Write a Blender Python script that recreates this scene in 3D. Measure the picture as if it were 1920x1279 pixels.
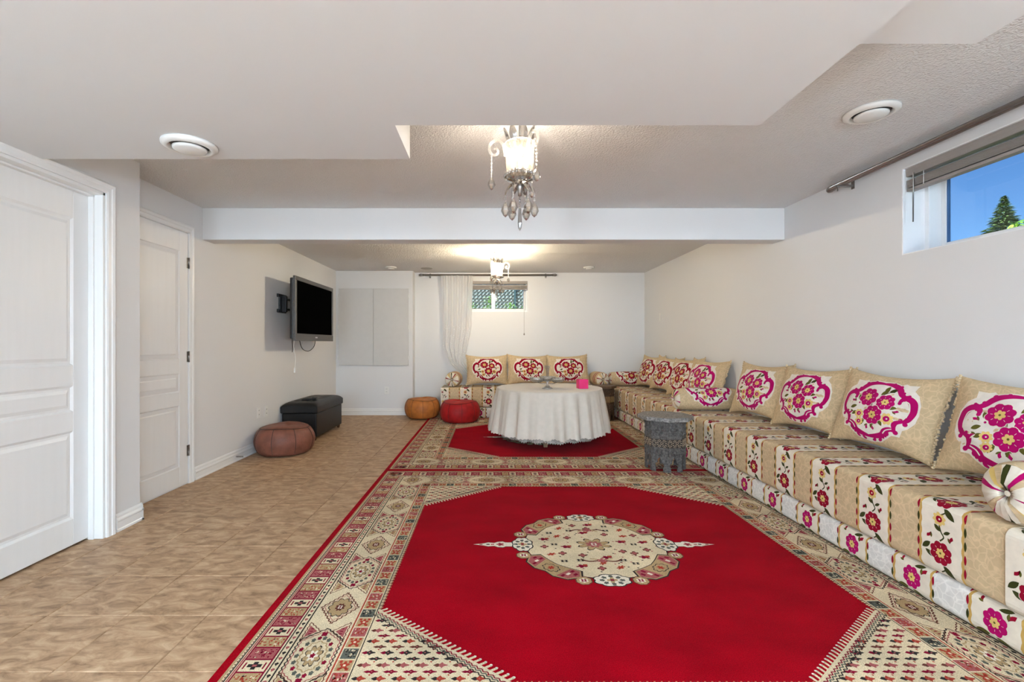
import bpy, math, random
from math import pi, sin, cos, radians as R
from mathutils import Vector, Matrix, geometry as G
import numpy as np

for o in list(bpy.data.objects):
    bpy.data.objects.remove(o)
sc = bpy.context.scene
COL = sc.collection
random.seed(7)

# ------------------------------------------------------------------ camera
F, CX, CY, CAMZ = 880.0, 920.0, 645.0, 1.15      # focal length and vanishing point in 1920x1279 pixels
cam = bpy.data.cameras.new('camera')
cam.sensor_fit = 'HORIZONTAL'; cam.sensor_width = 36.0
cam.lens = F / 1920 * 36.0
cam.shift_x = (960 - CX) / 1920
cam.shift_y = (CY - 639.5) / 1920
cam.clip_start = 0.02; cam.clip_end = 500
camo = bpy.data.objects.new('camera', cam); COL.objects.link(camo)
camo.location = (0, 0, CAMZ); camo.rotation_euler = (R(90), 0, 0)
sc.camera = camo

# ------------------------------------------------------------------ world, exposure
world = bpy.data.worlds.new('world'); sc.world = world; world.use_nodes = True
wn = world.node_tree.nodes; wl = world.node_tree.links
sky = wn.new('ShaderNodeTexSky'); sky.sky_type = 'NISHITA'
sky.sun_elevation = R(48); sky.sun_rotation = R(230); sky.sun_disc = True; sky.sun_intensity = 0.9
sky.air_density = 1.0; sky.dust_density = 0.05; sky.ozone_density = 3.5
tint = wn.new('ShaderNodeVectorMath'); tint.operation = 'MULTIPLY'; tint.inputs[1].default_value = (0.66, 0.98, 1.36)
wl.new(sky.outputs['Color'], tint.inputs[0]); wl.new(tint.outputs[0], wn['Background'].inputs['Color'])
SKY = 0.072
wn['Background'].inputs['Strength'].default_value = SKY
sc.view_settings.view_transform = 'Standard'; sc.view_settings.look = 'None'
sc.view_settings.gamma = 1.0; sc.view_settings.use_curve_mapping = False
sc.view_settings.exposure = 0.52
BULB, BULB_FAR, FILL_GLOBE, FILL_FLUSH = 260.0, 1750.0, 92.0, 135.0        # emission of the bulbs of the two chandeliers and of the added fill lamps behind the camera

# ------------------------------------------------------------------ helpers
def lin(c):
    return tuple(((v/255.0)/12.92 if v/255.0 <= 0.04045 else ((v/255.0+0.055)/1.055)**2.4) for v in c)

DAMASK=set()
class MB:
    """collects faces with a colour each; build() links ONE mesh object"""
    def __init__(s): s.v=[]; s.f=[]; s.c=[]; s.sm=[]
    def face(s, idx, c=(1,1,1), smooth=False):
        s.f.append(tuple(idx)); s.c.append(c); s.sm.append(smooth)
    def poly(s, pts, c=(1,1,1), smooth=False):
        n=len(s.v); s.v.extend([tuple(p) for p in pts]); s.face(range(n,n+len(pts)),c,smooth)
    def box(s,x0,x1,y0,y1,z0,z1,c=(1,1,1)):
        n=len(s.v)
        s.v += [(x0,y0,z0),(x1,y0,z0),(x1,y1,z0),(x0,y1,z0),(x0,y0,z1),(x1,y0,z1),(x1,y1,z1),(x0,y1,z1)]
        for q in ((3,2,1,0),(4,5,6,7),(0,1,5,4),(1,2,6,5),(2,3,7,6),(3,0,4,7)):
            s.face([n+i for i in q],c)
        return s
    def grid(s, P, c=(1,1,1), smooth=True, closeu=False, colf=None, flip=False):
        """P[i][j] points"""
        n=len(s.v); a=len(P); b=len(P[0])
        for row in P: s.v.extend([tuple(p) for p in row])
        for i in range(a if closeu else a-1):
            i2=(i+1)%a
            for j in range(b-1):
                q=[n+i*b+j,n+i2*b+j,n+i2*b+j+1,n+i*b+j+1]
                if flip: q.reverse()
                s.face(q,colf(i,j) if colf else c,smooth)
        return s
    def lathe(s, prof, n=20, o=(0,0,0), c=(1,1,1), smooth=True, caps=True):
        P=[]
        for k in range(n):
            a=2*pi*k/n
            P.append([(o[0]+r*cos(a),o[1]+r*sin(a),o[2]+z) for r,z in prof])
        m=len(s.v); s.grid(P,c,smooth,closeu=True); b=len(prof)
        if caps:
            if prof[0][0]>1e-5: s.face([m+k*b for k in range(n)][::-1],c)
            if prof[-1][0]>1e-5: s.face([m+k*b+b-1 for k in range(n)],c)
        return s
    def tube(s, pts, r, n=8, c=(1,1,1), smooth=True, rf=None):
        pts=[Vector(p) for p in pts]; P=[]; m=len(s.v)
        up=Vector((0,0,1)); prev=None
        for i,p in enumerate(pts):
            t=(pts[min(i+1,len(pts)-1)]-pts[max(i-1,0)])
            if t.length<1e-9: t=Vector((0,0,1))
            t.normalize()
            if prev is None:
                a=up if abs(t.z)<0.9 else Vector((1,0,0))
                u=t.cross(a).normalized()
            else:
                u=(prev-t*prev.dot(t))
                u=u.normalized() if u.length>1e-6 else prev
            prev=u; w=t.cross(u); rr=r*(rf(i/(len(pts)-1)) if rf else 1)
            P.append([p+u*rr*cos(2*pi*k/n)+w*rr*sin(2*pi*k/n) for k in range(n)]+[p+u*rr])
        s.grid(P,c,smooth,flip=True)
        s.face([m+k for k in range(n)],c); e=m+(len(pts)-1)*(n+1)
        s.face([e+k for k in range(n)][::-1],c)
        return s
    def ball(s,o,rx,ry=None,rz=None,n=10,m=7,c=(1,1,1)):
        ry=ry or rx; rz=rz or rx; P=[]
        for k in range(n):
            a=2*pi*k/n
            P.append([(o[0]+rx*cos(a)*sin(pi*j/m),o[1]+ry*sin(a)*sin(pi*j/m),o[2]-rz*cos(pi*j/m)) for j in range(m+1)])
        return s.grid(P,c,True,closeu=True)
    def build(s,name,mat,parent=None,loc=(0,0,0),rot=(0,0,0),bevel=0,seg=2,merge=False):
        me=bpy.data.meshes.new(name); me.from_pydata(s.v,[],s.f); 
        if len(s.f):
            ls=np.array([len(f) for f in s.f]); cc=np.ones((len(s.f),4),np.float32); cc[:,:3]=np.array(s.c,np.float32); cc[:,3]=[1.0 if c in DAMASK else 0.0 for c in s.c]
            at=me.color_attributes.new('Col','FLOAT_COLOR','CORNER'); at.data.foreach_set('color',np.repeat(cc,ls,axis=0).ravel())
            me.polygons.foreach_set('use_smooth',np.array(s.sm,bool))
        me.validate(); me.update()
        me.materials.append(mat)
        o=bpy.data.objects.new(name,me); COL.objects.link(o)
        o.location=loc; o.rotation_euler=rot
        if parent: o.parent=parent
        if bevel:
            b=o.modifiers.new('bevel','BEVEL'); b.width=bevel; b.segments=seg; b.limit_method='ANGLE'; b.angle_limit=R(40)
        return o

def tag(o,label=None,cat=None,group=None,kind=None):
    if label: o['label']=label
    if cat: o['category']=cat
    if group: o['group']=group
    if kind: o['kind']=kind
    return o
def thing(name,label,cat,loc=(0,0,0),rz=0,group=None):
    o=bpy.data.objects.new(name,None); COL.objects.link(o); o.empty_display_size=0.1
    o.location=loc; o.rotation_euler=(0,0,rz); return tag(o,label,cat,group)
def struct(o): o['kind']='structure'; return o
def dup(src,loc=None,rot=None,parent=None):
    c=src.copy(); COL.objects.link(c); c.parent=parent
    if loc is not None: c.location=loc
    if rot is not None: c.rotation_euler=rot
    for ch in list(src.children): dup(ch,parent=c)
    return c

# ------------------------------------------------------------------ materials
def mat(name,col=(200,200,200),rough=0.6,metal=0,vcol=False,noise=None,bump=None,sheen=0,emit=None,spec=0.5,coat=0,rawlin=False):
    """noise=(scale,amount,(sx,sy,sz)); bump=(kind,scale,strength,dist)"""
    m=bpy.data.materials.new(name); m.use_nodes=True; nt=m.node_tree; N=nt.nodes; L=nt.links
    b=N['Principled BSDF']; b.inputs['Roughness'].default_value=rough; b.inputs['Metallic'].default_value=metal
    b.inputs['Specular IOR Level'].default_value=spec; b.inputs['Coat Weight'].default_value=coat
    if sheen: b.inputs['Sheen Weight'].default_value=sheen; b.inputs['Sheen Roughness'].default_value=0.4
    base=None
    if vcol:
        a=N.new('ShaderNodeAttribute'); a.attribute_name='Col'; base=a.outputs['Color']
    else:
        rgb=N.new('ShaderNodeRGB'); rgb.outputs[0].default_value=(*lin(col),1); base=rgb.outputs[0]
    tc=N.new('ShaderNodeTexCoord')
    if noise:
        mp=N.new('ShaderNodeMapping'); L.new(tc.outputs['Object'],mp.inputs['Vector'])
        mp.inputs['Scale'].default_value=noise[2] if len(noise)>2 else (1,1,1)
        nz=N.new('ShaderNodeTexNoise'); nz.inputs['Scale'].default_value=noise[0]; nz.inputs['Detail'].default_value=5
        L.new(mp.outputs[0],nz.inputs['Vector'])
        mr=N.new('ShaderNodeMapRange'); mr.inputs['From Min'].default_value=0.3; mr.inputs['From Max'].default_value=0.7
        mr.inputs['To Min'].default_value=1-noise[1]; mr.inputs['To Max'].default_value=1+noise[1]
        L.new(nz.outputs['Fac'],mr.inputs['Value'])
        mx=N.new('ShaderNodeVectorMath'); mx.operation='SCALE'
        L.new(base,mx.inputs[0]); L.new(mr.outputs[0],mx.inputs['Scale']); base=mx.outputs[0]
    L.new(base,b.inputs['Base Color'])
    if bump:
        k,s,st,d=bump
        if k=='noise':
            t=N.new('ShaderNodeTexNoise'); t.inputs['Scale'].default_value=s; t.inputs['Detail'].default_value=3; h=t.outputs['Fac']
        elif k=='voronoi':
            t=N.new('ShaderNodeTexVoronoi'); t.feature='DISTANCE_TO_EDGE'; t.inputs['Scale'].default_value=s; h=t.outputs['Distance']
        else:
            t=N.new('ShaderNodeTexVoronoi'); t.feature='SMOOTH_F1'; t.inputs['Scale'].default_value=s; h=t.outputs['Distance']
        L.new(tc.outputs['Object'],t.inputs['Vector'])
        bp=N.new('ShaderNodeBump'); bp.inputs['Strength'].default_value=st; bp.inputs['Distance'].default_value=d
        L.new(h,bp.inputs['Height']); L.new(bp.outputs[0],b.inputs['Normal'])
    if emit:
        b.inputs['Emission Color'].default_value=(*lin(emit[0]),1); b.inputs['Emission Strength'].default_value=emit[1]
    return m

def clear(name,tint=(1,1,1),gloss=0.12,rough=0.03,haze=0.0,hazecol=(0.9,0.9,0.9),edge=0.7):
    """see-through glass: transparency with a fresnel-weighted reflection (and a little haze)"""
    m=bpy.data.materials.new(name); m.use_nodes=True; N=m.node_tree.nodes; L=m.node_tree.links
    N.remove(N['Principled BSDF']); out=N['Material Output']
    tr=N.new('ShaderNodeBsdfTransparent'); tr.inputs[0].default_value=(*tint,1)
    gl=N.new('ShaderNodeBsdfGlossy'); gl.inputs['Roughness'].default_value=rough
    lw=N.new('ShaderNodeLayerWeight'); lw.inputs['Blend'].default_value=0.35
    ma=N.new('ShaderNodeMath'); ma.operation='MULTIPLY_ADD'; ma.inputs[1].default_value=edge; ma.inputs[2].default_value=gloss
    L.new(lw.outputs['Facing'],ma.inputs[0]); mx=N.new('ShaderNodeMixShader')
    L.new(ma.outputs[0],mx.inputs['Fac']); L.new(tr.outputs[0],mx.inputs[1]); L.new(gl.outputs[0],mx.inputs[2])
    last=mx
    if haze:
        df=N.new('ShaderNodeBsdfTranslucent'); df.inputs[0].default_value=(*hazecol,1)
        d2=N.new('ShaderNodeBsdfDiffuse'); d2.inputs[0].default_value=(*hazecol,1)
        ad=N.new('ShaderNodeMixShader'); ad.inputs[0].default_value=0.5; L.new(df.outputs[0],ad.inputs[1]); L.new(d2.outputs[0],ad.inputs[2])
        m2=N.new('ShaderNodeMixShader'); m2.inputs['Fac'].default_value=haze
        L.new(mx.outputs[0],m2.inputs[1]); L.new(ad.outputs[0],m2.inputs[2]); last=m2
    L.new(last.outputs[0],out.inputs['Surface'])
    return m

M={}
M['wall']=mat('wall_paint',(224,224,224),0.55,bump=('noise',220,0.05,0.002))
M['ceil']=mat('ceiling_stipple',(226,226,226),0.9,bump=('noise',95,0.9,0.010))
M['smooth_ceil']=mat('ceiling_smooth',(220,221,222),0.8,bump=('noise',60,0.04,0.002))
M['white']=mat('white_gloss_paint',(236,236,234),0.32,bump=('noise',45,0.03,0.002))
M['door']=mat('door_paint',(236,236,235),0.38,noise=(30,0.012,(1,1,0.08)),bump=('noise',60,0.05,0.002))
M['panelgrey']=mat('panel_grey_paint',(205,204,202),0.6,noise=(14,0.015))
M['vinyl']=mat('white_vinyl',(240,241,242),0.3,noise=(20,0.01))
M['plastic']=mat('white_plastic',(232,232,229),0.35,noise=(20,0.01))
M['dark_slot']=mat('dark_slot',(45,45,45),0.5,noise=(30,0.05))
M['steel']=mat('brushed_steel',(150,146,142),0.32,1.0,noise=(80,0.08,(1,1,0.1)))
M['nickel']=mat('satin_nickel_rod',(140,135,130),0.3,0.9,noise=(40,0.06))
M['silver']=mat('silver_filigree',(196,193,188),0.25,0.9,noise=(120,0.4),bump=('voronoi',120,0.9,0.005))
M['blind']=mat('grey_blind_slat',(150,142,136),0.5,noise=(8,0.06,(1,1,12)))
M['black_leather']=mat('black_leather',(24,23,22),0.4,spec=0.3,noise=(9,0.12),bump=('voronoi',170,0.25,0.002))
M['black']=mat('black_plastic',(24,24,25),0.35,noise=(30,0.08))
M['bezel']=mat('dark_grey_bezel',(70,67,64),0.35,noise=(20,0.04))
M['screen']=mat('tv_screen_glass',(1,1,1),0.9,spec=0.01,noise=(3,0.05))
M['wood_dark']=mat('dark_brown_wood',(70,42,22),0.45,noise=(18,0.25,(1,1,0.15)))
M['wood']=mat('brown_table_wood',(120,88,58),0.5,noise=(20,0.2,(1,1,0.15)))
M['carved']=mat('carved_brown_wood',(112,78,46),0.55,vcol=True,noise=(60,0.25),bump=('voronoi',70,0.5,0.005))
M['grey_wood']=mat('grey_washed_carved_wood',(128,126,130),0.6,vcol=True,noise=(60,0.6),bump=('noise',95,0.9,0.007))
M['cloth']=mat('cream_damask_cloth',(218,209,195),0.8,noise=(22,0.03),bump=('smooth',34,0.22,0.003),sheen=0.2)
M['candle']=mat('pink_candle_wax',(226,20,110),0.4,noise=(25,0.04))
M['fabric']=mat('woven_velvet_fabric',vcol=True,rough=0.9,noise=(26,0.07),bump=('noise',55,0.25,0.004),sheen=0.06,spec=0.08)
M['rug']=mat('rug_pile',vcol=True,rough=0.95,noise=(3.2,0.16,(1,1.6,1)),bump=('noise',420,0.5,0.004),sheen=0.02,spec=0.0)
def grain(m,kind,scale,lo,hi,a,b):
    N=m.node_tree.nodes; L=m.node_tree.links; bs=N['Principled BSDF']; src=bs.inputs['Base Color'].links[0].from_socket
    tc=N.new('ShaderNodeTexCoord')
    if kind=='voronoi':
        nz=N.new('ShaderNodeTexNoise'); nz.inputs['Scale'].default_value=14; L.new(tc.outputs['Object'],nz.inputs['Vector'])
        ad=N.new('ShaderNodeVectorMath'); ad.operation='MULTIPLY_ADD'; ad.inputs[1].default_value=(.07,.07,.07); L.new(nz.outputs['Color'],ad.inputs[0]); L.new(tc.outputs['Object'],ad.inputs[2])
        t=N.new('ShaderNodeTexVoronoi'); t.feature='DISTANCE_TO_EDGE'; L.new(ad.outputs[0],t.inputs['Vector']); h=t.outputs['Distance']
    else:
        t=N.new('ShaderNodeTexNoise'); t.inputs['Detail'].default_value=2; L.new(tc.outputs['Object'],t.inputs['Vector']); h=t.outputs['Fac']
    t.inputs['Scale'].default_value=scale
    mr=N.new('ShaderNodeMapRange'); mr.inputs['From Min'].default_value=a; mr.inputs['From Max'].default_value=b; mr.inputs['To Min'].default_value=lo; mr.inputs['To Max'].default_value=hi
    L.new(h,mr.inputs['Value']); sc_=N.new('ShaderNodeVectorMath'); sc_.operation='SCALE'; L.new(src,sc_.inputs[0])
    if kind=='voronoi':
        at=N.new('ShaderNodeAttribute'); at.attribute_name='Col'; mx_=N.new('ShaderNodeMix'); mx_.data_type='FLOAT'; mx_.inputs['A'].default_value=1.0
        L.new(at.outputs['Alpha'],mx_.inputs['Factor']); L.new(mr.outputs[0],mx_.inputs['B']); L.new(mx_.outputs['Result'],sc_.inputs['Scale'])
    else: L.new(mr.outputs[0],sc_.inputs['Scale'])
    L.new(sc_.outputs[0],bs.inputs['Base Color'])
grain(M['fabric'],'voronoi',30,1.17,0.97,0.0,0.12); grain(M['rug'],'noise',330,0.72,1.22,0.35,0.65)
M['fringe']=mat('beige_braid',(206,184,150),0.9,noise=(160,0.4),spec=0.2)
M['bulb']=mat('lit_bulb',(255,240,210),0.5,emit=((255,240,220),BULB))
M['bulb_far']=mat('lit_bulb_warm',(255,240,210),0.5,emit=((255,237,203),BULB_FAR))
M['globe']=mat('fill_globe_glow',(255,255,255),0.5,emit=((206,229,250),FILL_GLOBE))  # glow of the added globes that fill the room from behind
M['flush']=mat('fill_flush_glow',(255,255,255),0.5,emit=((212,232,250),FILL_FLUSH))  # glow of the added flush fill lamps overhead
M['pane']=clear('window_glass',(0.96,0.98,0.98),0.01,edge=0.12)
M['shade']=clear('clear_shade_glass',(0.98,0.97,0.95),0.02,haze=0.035,hazecol=(1,0.93,0.75))
M['crystal']=clear('smoky_crystal',(0.62,0.60,0.58),0.22,0.06)
M['crystal_clear']=clear('clear_crystal',(0.93,0.92,0.90),0.12,0.05,haze=0.15)
M['glass_vase']=clear('clear_vase_glass',(0.97,0.97,0.97),0.04)
M['sheer']=clear('sheer_curtain',(1,1,1),0.0,0.6,haze=0.72,hazecol=(0.98,0.98,0.98))
def leather(name,c):
    return mat(name,c,0.5,spec=0.25,noise=(14,0.22),bump=('noise',60,0.25,0.004))
M['leaf']=mat('tree_leaf',(78,110,40),0.7,vcol=True,noise=(2,0.2))
M['bark']=mat('tree_bark',(90,70,52),0.9,noise=(20,0.3))
M['grass']=mat('grass_ground',(84,105,52),0.95,noise=(6,0.3))
M['gravel']=mat('gravel_ground',(150,145,135),0.95,noise=(40,0.3))
M['lattice']=mat('weathered_lattice',(206,206,192),0.8,noise=(20,0.12))
M['teal']=mat('painted_post',(74,92,92),0.6,noise=(10,0.1))
M['reflection_strip']=mat('blue_reflection_strip',(70,105,150),0.3,noise=(10,0.05))  # blue reflection at the glass edge, put into the colour

# floor tile: mottled travertine print, in world space so neighbouring tiles differ
def tile_mat():
    m=bpy.data.materials.new('stone_look_tile'); m.use_nodes=True; N=m.node_tree.nodes; L=m.node_tree.links; b=N['Principled BSDF']
    b.inputs['Roughness'].default_value=0.5; b.inputs['Specular IOR Level'].default_value=0.3
    g=N.new('ShaderNodeNewGeometry'); oi=N.new('ShaderNodeObjectInfo')
    add=N.new('ShaderNodeVectorMath'); add.operation='MULTIPLY_ADD'
    cmb=N.new('ShaderNodeCombineXYZ'); L.new(oi.outputs['Random'],cmb.inputs[0]); L.new(oi.outputs['Random'],cmb.inputs[1])
    L.new(cmb.outputs[0],add.inputs[0]); add.inputs[1].default_value=(7,3,0); L.new(g.outputs['Position'],add.inputs[2])
    mp=N.new('ShaderNodeMapping'); mp.inputs['Rotation'].default_value=(0,0,R(12)); mp.inputs['Scale'].default_value=(9,19,1); L.new(add.outputs[0],mp.inputs['Vector'])
    n1=N.new('ShaderNodeTexNoise'); n1.inputs['Scale'].default_value=1.0; n1.inputs['Detail'].default_value=9; n1.inputs['Roughness'].default_value=0.68; n1.inputs['Distortion'].default_value=0.7
    L.new(mp.outputs[0],n1.inputs['Vector'])
    cr=N.new('ShaderNodeValToRGB'); e=cr.color_ramp.elements
    e[0].position=0.34; e[0].color=(*lin((134,104,76)),1); e[1].position=0.68; e[1].color=(*lin((204,174,140)),1)
    k=cr.color_ramp.elements.new(0.5); k.color=(*lin((175,142,109)),1)
    L.new(n1.outputs['Fac'],cr.inputs[0]); L.new(cr.outputs[0],b.inputs['Base Color'])
    bp=N.new('ShaderNodeBump'); bp.inputs['Strength'].default_value=0.12; bp.inputs['Distance'].default_value=0.004
    L.new(n1.outputs['Fac'],bp.inputs['Height']); L.new(bp.outputs[0],b.inputs['Normal'])
    return m
M['tile']=tile_mat()
M['grout']=mat('dark_tile_joint',(112,92,70),0.8,noise=(20,0.1))

# ------------------------------------------------------------------ room dimensions
XL,XC,XR = -2.50,-2.29,2.55       # left wall, closet wall (nearer, stands proud), right wall
YB,YBL,YC,YN = 7.78,7.58,3.063,-3.2
ZC,ZB = 2.33,2.086                # ceiling, bulkhead
XJ = -1.258                        # where the back wall steps back
def P(px,py,Y): return Vector(((px-CX)/F*Y, Y, CAMZ-(py-CY)/F*Y))

# floor: slab and the tiles that the photo shows
fl=struct(MB().box(-2.8,2.85,YN-.3,8.08,-0.12,-0.003).build('floor',M['grout']))
far=MB()
TX,TY,TP,TQ=-1.20,1.6455,0.338,0.3415
xs=[TX+TP*k for k in range(-5,14)]; ys=[TY+TQ*k for k in range(-15,20)]
tm=None
for i in range(len(xs)-1):
    for j in range(len(ys)-1):
        x0,x1,y0,y1=xs[i],xs[i+1],ys[j],ys[j+1]
        if x1<=XL or x0>=XR or y1<=YN or y0>=YB: continue
        x0=max(x0,XL); x1=min(x1,XR); y0=max(y0,YN); y1=min(y1,YB)
        g=0.0012
        if x0<-0.86 and y1>1.3:
            full=abs(x1-x0-TP)<1e-6 and abs(y1-y0-TQ)<1e-6
            if full and tm is not None:
                o=bpy.data.objects.new('tile',tm); COL.objects.link(o); o.parent=fl
            else:
                w,d=x1-x0,y1-y0
                b=MB(); 
                P0=[(g,g),(w-g,g),(w-g,d-g),(g,d-g)]; c=0.0022
                P1=[(g+c,g+c),(w-g-c,g+c),(w-g-c,d-g-c),(g+c,d-g-c)]
                b.poly([(p[0],p[1],0) for p in P1])
                for k in range(4):
                    k2=(k+1)%4
                    b.poly([(*P0[k],-0.003),(*P0[k2],-0.003),(*P1[k2],0),(*P1[k],0)])
                o=b.build('tile',M['tile'],fl)
                if full: tm=o.data
            o.location=(x0,y0,0)
        else:
            far.poly([(x0+g,y0+g,0),(x1-g,y0+g,0),(x1-g,y1-g,0),(x0+g,y1-g,0)])
fo=far.build('tile_field',M['tile'],fl); fo['kind']='stuff'

# walls
struct(MB().box(XL-.3,XL,YC-.12,YB+.3,0,ZC+.2).build('wall_left',M['wall']))
# closet wall with door 1 opening  (Y 1.99..2.79, z 0..2.05)
D1a,D1b,DH=1.985,2.785,2.045
w=MB(); w.box(XC-.12,XC,D1b,YC,0,ZC+.1); w.box(XC-.12,XC,YN,D1a,0,ZC+.1); w.box(XC-.12,XC,D1a,D1b,DH,ZC+.1); w.box(XL,XC-.12,YC-.12,YC,0,ZC+.1)
w.box(XL-.3,XC-.5,YN,YC-.12,0,ZC+.1)
struct(w.build('wall_closet',M['wall']))
# right wall with window opening
W1=(1.55,2.91,1.70,2.235)
w=MB(); w.box(XR,XR+.3,YN,W1[0],0,ZC+.2); w.box(XR,XR+.3,W1[1],YB+.3,0,ZC+.2); w.box(XR,XR+.3,W1[0],W1[1],0,W1[2]); w.box(XR,XR+.3,W1[0],W1[1],W1[3],ZC+.2)
struct(w.build('wall_right',M['wall']))
W2=(-0.46,0.62,1.68,2.20)
w=MB(); w.box(XJ,W2[0],YB,YB+.3,0,ZC+.2); w.box(W2[1],XR,YB,YB+.3,0,ZC+.2); w.box(W2[0],W2[1],YB,YB+.3,0,W2[2]); w.box(W2[0],W2[1],YB,YB+.3,W2[3],ZC+.2)
w.box(XL,XJ,YBL,YB+.3,0,ZC+.2)
struct(w.build('wall_back',M['wall']))
struct(MB().box(XL-.3,XR+.3,YN-.3,YN,0,ZC+.2).build('wall_rear',M['wall']))
struct(MB().box(XL-.3,XR+.3,YN-.3,YB+.3,ZC,ZC+.25).build('ceiling',M['ceil']))
# lowered bulkhead (L shaped far edge), secondary soffit, cross beam
b=MB(); b.box(XC,-0.409,YN,2.375,ZB,ZC); b.box(-0.409,1.15,YN,2.009,ZB,ZC)
struct(b.build('ceiling_bulkhead',M['smooth_ceil']))
struct(MB().box(1.15,1.616,YN,1.563,2.15,ZC).build('ceiling_soffit',M['smooth_ceil']))
struct(MB().box(XL,XR,4.07,4.245,2.054,ZC).build('ceiling_beam',M['wall'],bevel=0.004))

# baseboards (stepped profile)
def baseboard(name,a,b_,nrm):
    a=Vector((*a,0)); b_=Vector((*b_,0)); n=Vector((*nrm,0))
    prof=[(0.0,0),(0.016,0),(0.016,0.012),(0.012,0.018),(0.012,0.058),(0.016,0.064),(0.016,0.072),(0.009,0.084),(0.009,0.096),(0.004,0.108),(0,0.110)]
    m=MB(); rows=[[p+n*d+Vector((0,0,z)) for d,z in prof] for p in (a,b_)]
    m.grid(rows,smooth=False); m.poly(rows[0]); m.poly(rows[1][::-1])
    return struct(m.build(name,M['white']))
baseboard('baseboard_left',(XL,3.955),(XL,YBL),(1,0))
baseboard('baseboard_closet',(XC,2.862),(XC,YC+.016),(1,0))
baseboard('baseboard_return',(XC+.016,YC),(XL,YC),(0,1))
baseboard('baseboard_back',(XL,YBL),(XJ,YBL),(0,-1))
baseboard('baseboard_jog',(XJ,YBL-.016),(XJ,YB),(1,0))
baseboard('baseboard_right',(XR,YB),(XR,YN),(-1,0))

# casings
def casing(name,x,ya,yb,zt,nx=1):
    prof=[(0,0.0),(0.0,0.012),(0.010,0.016),(0.030,0.016),(0.036,0.020),(0.052,0.022),(0.060,0.018),(0.066,0.010),(0.068,0)]   # (outward from opening, thickness)
    m=MB(); rows=[]
    for k in range(4):
        row=[]
        for d,t in prof:
            y,z={0:(ya-d,0),1:(ya-d,zt+d),2:(yb+d,zt+d),3:(yb+d,0)}[k]
            row.append((x+nx*t,y,z))
        rows.append(row)
    m.grid(rows,smooth=False)
    return struct(m.build(name,M['white']))
casing('trim_1',XC,D1a,D1b,DH)
D2a,D2b=3.085,3.872
casing('trim_2',XL,D2a,D2b,2.062)
# jamb of door 1 with stop
j=MB()
for (y0,y1) in ((D1b-.018,D1b),(D1a,D1a+.018)): j.box(XC-.12,XC+.004,y0,y1,0,DH)
j.box(XC-.12,XC+.004,D1a,D1b,DH-.018,DH)
j.box(XC-.075,XC-.045,D1b-.03,D1b-.018,0,DH); j.box(XC-.075,XC-.045,D1a,D1b,DH-.03,DH-.018)
struct(j.build('trim_3',M['white'],bevel=0.002))

def panel_door(name,xf,y0,y1,z0,z1,mat_=M['door'],thick=0.035):
    """moulded three-panel door in the plane x=xf, face towards +x; the panels are parts"""
    d=struct(MB().box(xf-thick,xf-0.014,y0,y1,z0,z1).build(name,mat_))
    st=0.105
    zs=[z0,z0+0.15,0.655,0.768,0.912,1.03,z1-0.16,z1]
    fr=MB()
    fr.box(xf-.0145,xf,y0,y0+st,z0,z1); fr.box(xf-.0145,xf,y1-st,y1,z0,z1)
    for a,b in ((zs[0],zs[1]),(zs[2],zs[3]),(zs[4],zs[5]),(zs[6],zs[7])): fr.box(xf-.0145,xf,y0+st,y1-st,a,b)
    fr.build('door_frame_rails',mat_,d,bevel=0.003)
    for a,b in ((zs[1],zs[2]),(zs[3],zs[4]),(zs[5],zs[6])):
        m=MB(); q=[]
        for ins,h in ((0,-.002),(0.010,-.010),(0.022,-.010),(0.040,-.003)):
            q.append([(xf+h,y0+st+ins,a+ins),(xf+h,y1-st-ins,a+ins),(xf+h,y1-st-ins,b-ins),(xf+h,y0+st+ins,b-ins)])
        for k in range(3):
            for e in range(4):
                m.poly([q[k][e],q[k][(e+1)%4],q[k+1][(e+1)%4],q[k+1][e]])
        m.poly(q[3]); m.build('door_panel',mat_,d)
    return d
d1=panel_door('door_1',XC-.075,D1a+.021,D1b-.021,0.012,DH-.021)
d2=panel_door('door_2',XL+.006,D2a+.004,D2b-.006,0.012,2.056)
for z in (1.815,1.045,0.274):
    m=MB(); m.tube([(XL+.012,D2b-.001,z-.045),(XL+.012,D2b-.001,z+.045)],0.006,8); m.box(XL+.0062,XL+.0082,D2b-.022,D2b-.003,z-.043,z+.043)
    m.build('hinge',M['steel'],d2)

# access panel doors on the boxed-out part of the back wall
dr=struct(MB().box(-2.455,-1.325,YBL-.008,YBL,0.80,2.045).build('door_3',M['panelgrey']))
for x0,x1 in ((-2.45,-1.892),(-1.889,-1.33)):
    MB().box(x0,x1,YBL-.024,YBL-.008,0.805,2.04).build('door_leaf',M['panelgrey'],dr,bevel=0.002)
for x in (-2.46,-1.318):
    for z in (0.93,1.42,1.93):
        m=MB(); m.box(x-.008,x+.008,YBL-.028,YBL-.004,z-.03,z+.03); m.build('hinge',M['plastic'],dr,bevel=0.003)

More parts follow.
